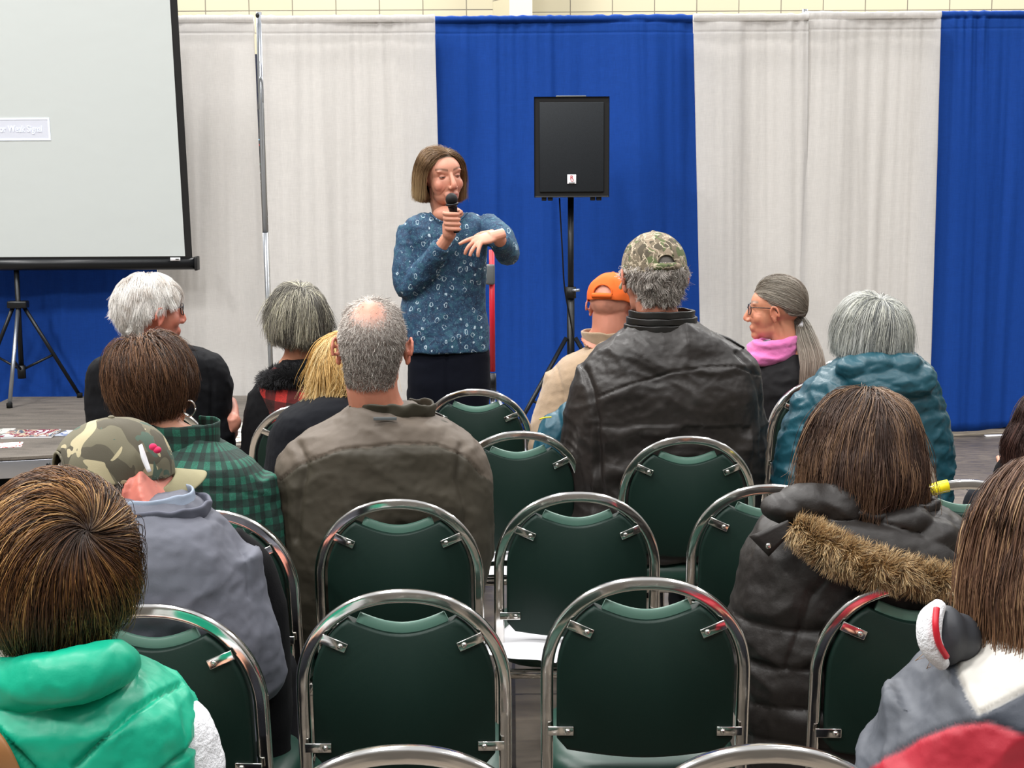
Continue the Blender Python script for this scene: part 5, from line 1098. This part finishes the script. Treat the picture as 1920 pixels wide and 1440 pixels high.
# patterned top
def m_print():
    t = NT('leaf_print_jersey'); c = t.coord(); base = t.ramp(t.noise(c, 28, 4, .7, 1.5), [(.3, '#14253f'), (.5, '#1e4160'), (.62, '#2b5a6c'), (.75, '#34406c')])
    d = t.new('ShaderNodeVectorMath', operation='ADD'); t.t.links.new(c, d.inputs[0]); nz = t.new('ShaderNodeTexNoise'); t.t.links.new(c, nz.inputs[0]); nz.inputs['Scale'].default_value = 40; sc = t.new('ShaderNodeVectorMath', operation='SCALE'); t.t.links.new(nz.outputs[1], sc.inputs[0]); sc.inputs['Scale'].default_value = .022; t.t.links.new(sc.outputs[0], d.inputs[1])
    mp = t.new('ShaderNodeMapping'); t.t.links.new(d.outputs[0], mp.inputs[0]); mp.inputs['Scale'].default_value = (36, 5, 30)
    v = t.new('ShaderNodeTexVoronoi'); t.t.links.new(mp.outputs[0], v.inputs[0]); v.inputs['Scale'].default_value = 1; v.inputs['Randomness'].default_value = .8
    ring = t.ramp(t.math('ABSOLUTE', t.math('SUBTRACT', v.outputs['Distance'], .25)), [(0, 1.0), (.02, .9), (.05, 0.0)]); s = t.new('ShaderNodeSeparateColor'); t.t.links.new(v.outputs['Color'], s.inputs[0])
    on = t.ramp(s.outputs[0], [(0, 1.0), (.72, 0.0)], 'CONSTANT'); gap = t.ramp(t.noise(t.coord((1, 1, 1)), 90, 1), [(.36, 0.0), (.46, 1.0)])
    col = t.mix(t.math('MULTIPLY', t.math('MULTIPLY', ring, on), gap), base, '#b9cfdc'); col = t.mix(t.ramp(t.noise(c, 210, 2), [(.60, 0.0), (.68, .35)]), col, '#8fb0c4')
    t.put(t.b.inputs['Base Color'], col); t.b.inputs['Roughness'].default_value = .75; t.bump(t.noise(c, 300, 2), .2, .001); return t.m
PR = m_print()
rows = [(657, 756, 918, .135), (640, 753, 918, .135), (612, 748, 916, .13), (585, 749, 912, .125), (555, 756, 911, .12), (520, 765, 911, .12), (480, 768, 913, .12), (450, 763, 915, .118), (430, 757, 917, .112), (416, 758, 915, .10), (406, 770, 903, .088), (399, 790, 885, .078)]
Ap = [([shR+Vector((0, .01, 0)), (shR+elR)/2+Vector((-.018, 0, 0)), elR+Vector((0, .01, 0)), (elR+wrR)/2+Vector((.0, -.0, -.012)), wrR*.80+elR*.20], [.062, .058, .056, .048, .036]), ([shL+Vector((-.015, .01, 0)), (shL+elL)/2+Vector((.012, 0, .004)), elL+Vector((.004, .01, -.004)), wrL*.72+elL*.28], [.060, .056, .050, .037])]
def neckcut(V, N, px, py):
    return np.zeros(len(V))
g1 = garment('patterned_top', D, rows, PR, root, .12, arms=Ap, amp=.007, f=(6, 6, 6), seed=101, voxel=.005, smooth=4, lower=None, ex=2.2, disp=lambda V, N, px, py: -.020*np.exp(-((px-836)/26)**2-((py-404)/14)**2)*(N[:, 1] < .3))
# skin at the scooped neckline
b = BM(); pts = [Wd(806, 399, -.075), Wd(820, 412, -.10), Wd(840, 418, -.105), Wd(862, 412, -.10), Wd(876, 399, -.075)]; ell(b, Wd(840, 402, -.066), (.062, .035, .035)); me = remesh(b, .004, 3); setcol(me, np.tile(np.array(lin('#cf927a')), (len(me.vertices), 1))); put('chest', me, M['skin'], [c for c in root.children if c.name.startswith('body')][0])
b = BM(); tube(b, pts, .004, 8, 20); put('neckline', b, PR, root)
TR = basic('navy_trouser_cloth', '#080c18', .9, bump=(300, .3, .001)); b = BM(); zt0 = Wd(835, 640).z
loft(b, [(xc+.005, D, zt0-.30, .160, .105), (xc+.005, D, zt0-.16, .168, .12), (xc+.005, D, zt0-.04, .165, .118), (xc+.005, D, zt0+.04, .15, .10)], 40)
for s in (-1, 1): tube(b, [(xc+s*.085, D, zt0-.20), (xc+s*.088, D, .62), (xc+s*.092, D, .35), (xc+s*.095, D+.01, .07)], [.084, .074, .068, .066], 20, 30)
me = remesh(b, .008, 3); V = getV(me); N = getN(me); setV(me, V+N*(folds(V, N, .003, (6, 6, 10), 3)-.008*np.exp(-((V[:, 0]-xc-.002)/.006)**2)*(V[:, 2] > .6))[:, None]); put('trousers', me, TR, root)
for s in (-1, 1):
    b = BM(); tube(b, [(xc+s*.098, D+.06, .045), (xc+s*.10, D, .058), (xc+s*.11, D-.09, .042), (xc+s*.12, D-.17, .028)], [.036, .042, .042, .024], 14, 14, flat=.9); me = remesh(b, .006, 2); V = getV(me); V[:, 2] = np.maximum(V[:, 2], .001); setV(me, V); put('shoe', me, M['shoe'], root)
# microphone
mr = thing('microphone', 'black handheld microphone held by the presenter', 'microphone', hc)
b = BM(); tube(b, [mt+ax*.022, mt+ax*.05, mb-ax*.01, mb], [.0185, .0150, .0128, .011], 18, 24); put('handle', b, basic('satin_black_metal', '#1a1b1e', .28, .6), mr)
b = BM(); ell(b, mt+ax*-.004, (.0235, .0235, .0255)); g = put('grille', b, basic('mic_grille', '#101113', .5, .5, bump=(1500, 1, .001)), mr)
b = BM(); tube(b, [mt+ax*.010, mt+ax*.017], .0245, 20); put('grille_ring', b, M['blackmetal'], mr)

# ---- woman in dark parka with fur trimmed hood ----------------------------------------------
D = Dof('B3', .21); h = Head(1618, 842, D+.02, 2, -5, 3, 1.06); xc = W(1625, 1100, D).x; zs = sh(1620, 950, D).z
root = person('woman with shoulder length dark brown hair in a dark parka with fur trimmed hood', xc, D); A = arms_for(xc, D, zs, .225, .075)
seated(root, h, D, xc, zs, SKT, .17, '#131318', scalp='#33241d', lips='#a66', armpts=arm_bones(A))
hair(h, root, H_DARK, 11000, whorl=(0, -.1, 1), part=.05, vol=.30, volz=.0, L=.27, Lv=.10, grav=.50, zcut=-.150, K=15, r=.00095, clump=.45, nc=140, rand=.07, seed=57, curl=(.014, 1.2), jag=.022, widen=.50)
PKA = basic('dark_parka_shell', '#1e1a18', .5, bump=(40, .3, .004), spec=.4)
rows = [(1420, 1385, 1760), (1340, 1378, 1780), (1260, 1372, 1790), (1180, 1368, 1798), (1120, 1374, 1806), (1070, 1386, 1815), (1030, 1398, 1822), (1000, 1412, 1822, .16), (975, 1432, 1806, .15), (955, 1462, 1778, .135), (938, 1500, 1740, .12), (922, 1535, 1700, .10), (905, 1560, 1680, .085)]
def q13(V, N, px, py):
    z = V[:, 2]+.015*pn(V*6); m = np.clip((py-1100)/60, 0, 1); return m*(.014*np.abs(np.sin(PI*z/.085))**.5-.008)
def ex13(b):
    for px, py, rx, rz in ((1475, 955, .05, .028), (1520, 942, .06, .035), (1570, 945, .06, .04), (1690, 972, .06, .03), (1750, 1003, .05, .035)): ell(b, W(px, py, D-.11), (rx, .05, rz))
    ell(b, W(1655, 1040, D-.155), (.165, .05, .055), Matrix.Rotation(.22, 3, 'Y'))
garment('parka', D, rows, PKA, root, .165, arms=A, amp=.014, f=(5, 5, 8), seed=111, quilt=q13, extra=ex13, voxel=.006, smooth=4, seams=[([(1475, 1250), (1520, 1120), (1600, 1020)], .006, .006)])
pts = [W(x, y, D-dy) for x, y, dy in ((1488, 990, .175), (1530, 1012, .20), (1575, 1040, .215), (1635, 1062, .225), (1700, 1078, .22), (1755, 1088, .21), (1800, 1090, .19))]
b = BM(); tube(b, pts, [.014, .020, .026, .027, .022, .018, .012], 14, 30); H_FUR = hair_mat('tan_fur', [(4, '#b8966a'), (3, '#d6b98a'), (2.0, '#8e7048'), (1.6, '#ecd8b0'), (1.2, '#5c4632')], root=('#6e5236', .4))
cl_ = put('fur_trim', b, basic('fur_hide', '#8a6b42', .9), root); fur('fur_pile', pts, [.014, .020, .026, .027, .022, .018, .012], 13000, .030, H_FUR, cl_, seed=9, r=.0007, down=.25)
o = b = BM(); q0 = [W(1478, 975, D-.175), W(1405, 1005, D-.165), W(1442, 1042, D-.175), W(1484, 1000, D-.185)]
vs = [b.verts.new(q) for q in q0]; b.faces.new(vs); bmesh.ops.subdivide_edges(b, edges=b.edges[:], cuts=4, use_grid_fill=True); fl = put('collar_tab', b, PKA, root); s = fl.modifiers.new('s', 'SOLIDIFY'); s.thickness = .008
b = BM(); ell(b, W(1441, 1024, D-.185), (.006, .003, .006)); put('snap', b, M['chrome'], fl)
cc = W(1620, 950, D); collar('collar', h, (cc.x-.02, D-.01, cc.z-.03), .145, .115, .055, PKA, root, flare=.018, gap=.6, seed=19, wav=.016, th=.018)

# ---- woman in bright green vest --------------------------------------------------------------
D = Dof('Al', .20); h = Head(118, 1075, D+.02, 4, -8, 0, 1.06); xc = W(130, 1400, D).x; zs = sh(125, 1270, D).z
root = person('woman with highlighted brown hair in a bright green quilted vest', xc, D); A = arms_for(xc, D+.035, zs-.03, .195, .050, out=.0)
seated(root, h, D, xc, zs, SK, .16, '#1b1d24', scalp='#33231a', lips='#a66', armpts=arm_bones(A))
hair(h, root, H_HILITE, 17000, whorl=(.50, -.62, .50), vol=.30, volz=.04, L=.20, Lv=.16, grav=.34, zcut=-.135, K=15, r=.0008, clump=.38, nc=170, rand=.07, seed=67, curl=(.009, .8), jag=.012, stick=.15, comb=(-.25, 0, .0), swirl=.75)
GV = basic('bright_green_nylon', '#069f7d', .42, bump=(26, .25, .004), spec=.4)
WF = basic('white_fleece', '#dfe0e4', .95, bump=(90, 1.0, .006))
rows = [(1560, -70, 425), (1500, -80, 424), (1440, -90, 420), (1380, -92, 407), (1345, -88, 388), (1322, -75, 362), (1306, -55, 330), (1292, -30, 295, .10), (1280, 0, 255, .09), (1270, 30, 225, .08)]
garment('fleece_sleeves', D+.03, rows, WF, root, .105, arms=A, amp=.006, seed=121, voxel=.006)
rows = [(1560, -60, 352), (1500, -70, 364), (1440, -78, 370), (1380, -82, 368), (1340, -80, 362), (1315, -70, 352), (1296, -52, 332), (1280, -28, 300, .135), (1266, 5, 262, .125), (1252, 35, 225, .11), (1240, 50, 200, .09)]
def q5(V, N, px, py):
    u = py+.52*px; v = py-.42*(px-20); a = np.minimum(np.abs(((u-1530) % 175)-87), 60)/60.0; s1 = np.exp(-(seg_dist(px, py, [(-40, 1330), (60, 1440), (90, 1480)])/5)**2)+np.exp(-(seg_dist(px, py, [(140, 1440), (250, 1335), (352, 1272)])/5)**2)+np.exp(-(seg_dist(px, py, [(300, 1450), (372, 1385)])/5)**2); return np.where(N[:, 1] < .3, -.011*s1+.004*np.abs(np.sin(u/80.0)), 0)
def ex5(b):
    tube(b, [W(x, y, D+dy) for x, y, dy in ((20, 1284, .02), (5, 1286, -.06), (60, 1280, -.120), (120, 1270, -.132), (180, 1254, -.115), (220, 1240, -.04), (213, 1236, .03))], [.030, .034, .034, .033, .031, .027, .022], 16, 40)
garment('puffer_vest', D, rows, GV, root, .155, amp=.013, f=(4, 4, 6), seed=131, quilt=q5, extra=ex5, voxel=.0055, smooth=3)
b = BM(); tube(b, [W(-30, 1370, D-.15), W(-2, 1405, D-.165), W(20, 1450, D-.165), W(40, 1500, D-.16)], .016, 8, 16, flat=.25, up=(0, 1, 0)); tag(put('bag_strap', b, basic('tan_leather', '#8f6238', .5), loc=W(0, 1410, D-.16)), 'tan leather strap over the back of the green vest', 'strap')

# ---- woman with long brown hair, white grey and red jacket -----------------------------------
D = Dof('Ar', .20); h = Head(1978, 1010, D+.03, 6, -4, 0, 1.05); xc = W(1930, 1400, D).x; zs = sh(1930, 1215, D).z
root = person('woman with long straight brown hair in a white grey and red jacket', xc, D); A = arms_for(xc, D, zs, .23, .075, out=.03)
seated(root, h, D, xc, zs, SK, .17, '#1b1d24', scalp='#3c2a22', lips='#a66', armpts=arm_bones(A))
hair(h, root, H_LONG, 16000, whorl=(0, .0, 1), part=.0, vol=.24, volz=.0, L=.40, Lv=.06, grav=.62, zcut=-.200, K=14, r=.0009, clump=.35, nc=150, rand=.04, seed=77, curl=(.008, .7), jag=.03, widen=.7)
CJ = basic('panelled_jacket_cloth', '#888', .6, attr=True, bump=(120, .25, .001))
rows = [(1600, 1590, 2190), (1500, 1602, 2190), (1440, 1612, 2185), (1390, 1632, 2170), (1340, 1662, 2150), (1300, 1692, 2130), (1270, 1716, 2110), (1245, 1740, 2090, .15), (1225, 1768, 2060, .14), (1205, 1800, 2025, .125), (1185, 1830, 1995, .11), (1165, 1850, 1970, .09)]
wp = [(1788, 1195), (1820, 1150), (2000, 1120), (2150, 1180), (2150, 1300), (1920, 1296), (1870, 1322), (1833, 1340), (1812, 1305), (1796, 1262)]
rp = [(1560, 1500), (1650, 1430), (1720, 1385), (1790, 1360), (1850, 1354), (1920, 1376), (2250, 1420), (2250, 1800), (1500, 1800)]
def softp(C, px, py, pl, col):
    sd = np.where(inpoly(px, py, pl), 1, -1)*seg_dist(px, py, pl+pl[:1]); k = np.clip(.5+sd/7, 0, 1)[:, None]; return C*(1-k)+np.array(lin(col))*k
def pt14(V, N, px, py):
    C = np.tile(np.array(lin('#4b4f57')), (len(V), 1))*(1+.10*fbm(V*6, 3)[:, None]); dk = inpoly(px, py, [(1833, 1342), (1920, 1296), (2200, 1300), (2200, 1420), (1920, 1376), (1860, 1352)]); C[dk] = lin('#343a45'); C = softp(C, px, py, wp, '#d5d2cb'); C = softp(C, px, py, rp, '#a31d2f'); return C
garment('jacket', D, rows, CJ, root, .165, arms=A, amp=.013, f=(5, 5, 7), seed=141, voxel=.0045, smooth=5, paint=pt14, seams=[(wp[4:]+wp[:1], .005, .004), (rp[1:6], .004, .004)])
b = BM(); ell(b, W(1776, 1192, D-.045), (.026, .035, .044)); ell(b, W(1800, 1195, D-.03), (.03, .035, .035)); me = remesh(b, .006, 3); setcol(me, np.tile(np.array(lin('#34363b')), (len(me.vertices), 1))); cq = put('hood_lining', me, CJ, root)
b = BM(); tube(b, [W(1762, 1134, D-.05), W(1745, 1160, D-.07), W(1742, 1195, D-.08), W(1752, 1222, D-.08), W(1768, 1246, D-.07)], [.010, .017, .017, .015, .010], 12, 20); put('fleece_edge', b, WF, cq)
b = BM(); tube(b, [W(1756, 1140, D-.085), W(1754, 1172, D-.10), W(1760, 1205, D-.10), W(1775, 1232, D-.09)], .0045, 8, 20); put('red_piping', b, M['red'], cq)

# ---- person cut by the right edge ------------------------------------------------------------
D = Dof('D5', .20); h = Head(1974, 796, D, 0, 0, 0, 1.08); xc = W(2000, 900, D).x; zs = sh(1990, 905, D).z
root = person('dark haired person at the right edge, only a sliver of long hair showing', xc, D); A = arms_for(xc, D, zs, .19, .06)
seated(root, h, D, xc, zs, SK, .15, '#1b1d24', scalp='#2c1c1a', armpts=arm_bones(A))
hair(h, root, H_RED, 7000, whorl=(0, 0, 1), part=.0, vol=.25, L=.33, Lv=.06, grav=.6, zcut=-.19, K=13, r=.0010, clump=.3, nc=100, rand=.04, seed=87, widen=.9, jag=.02)
rows = [(1150, 1915, 2090), (1050, 1910, 2092), (980, 1912, 2090), (945, 1925, 2075), (925, 1942, 2055, .11), (908, 1960, 2030, .09)]
garment('jumper', D, rows, BL, root, .125, arms=A, amp=.006, seed=151, voxel=.008)
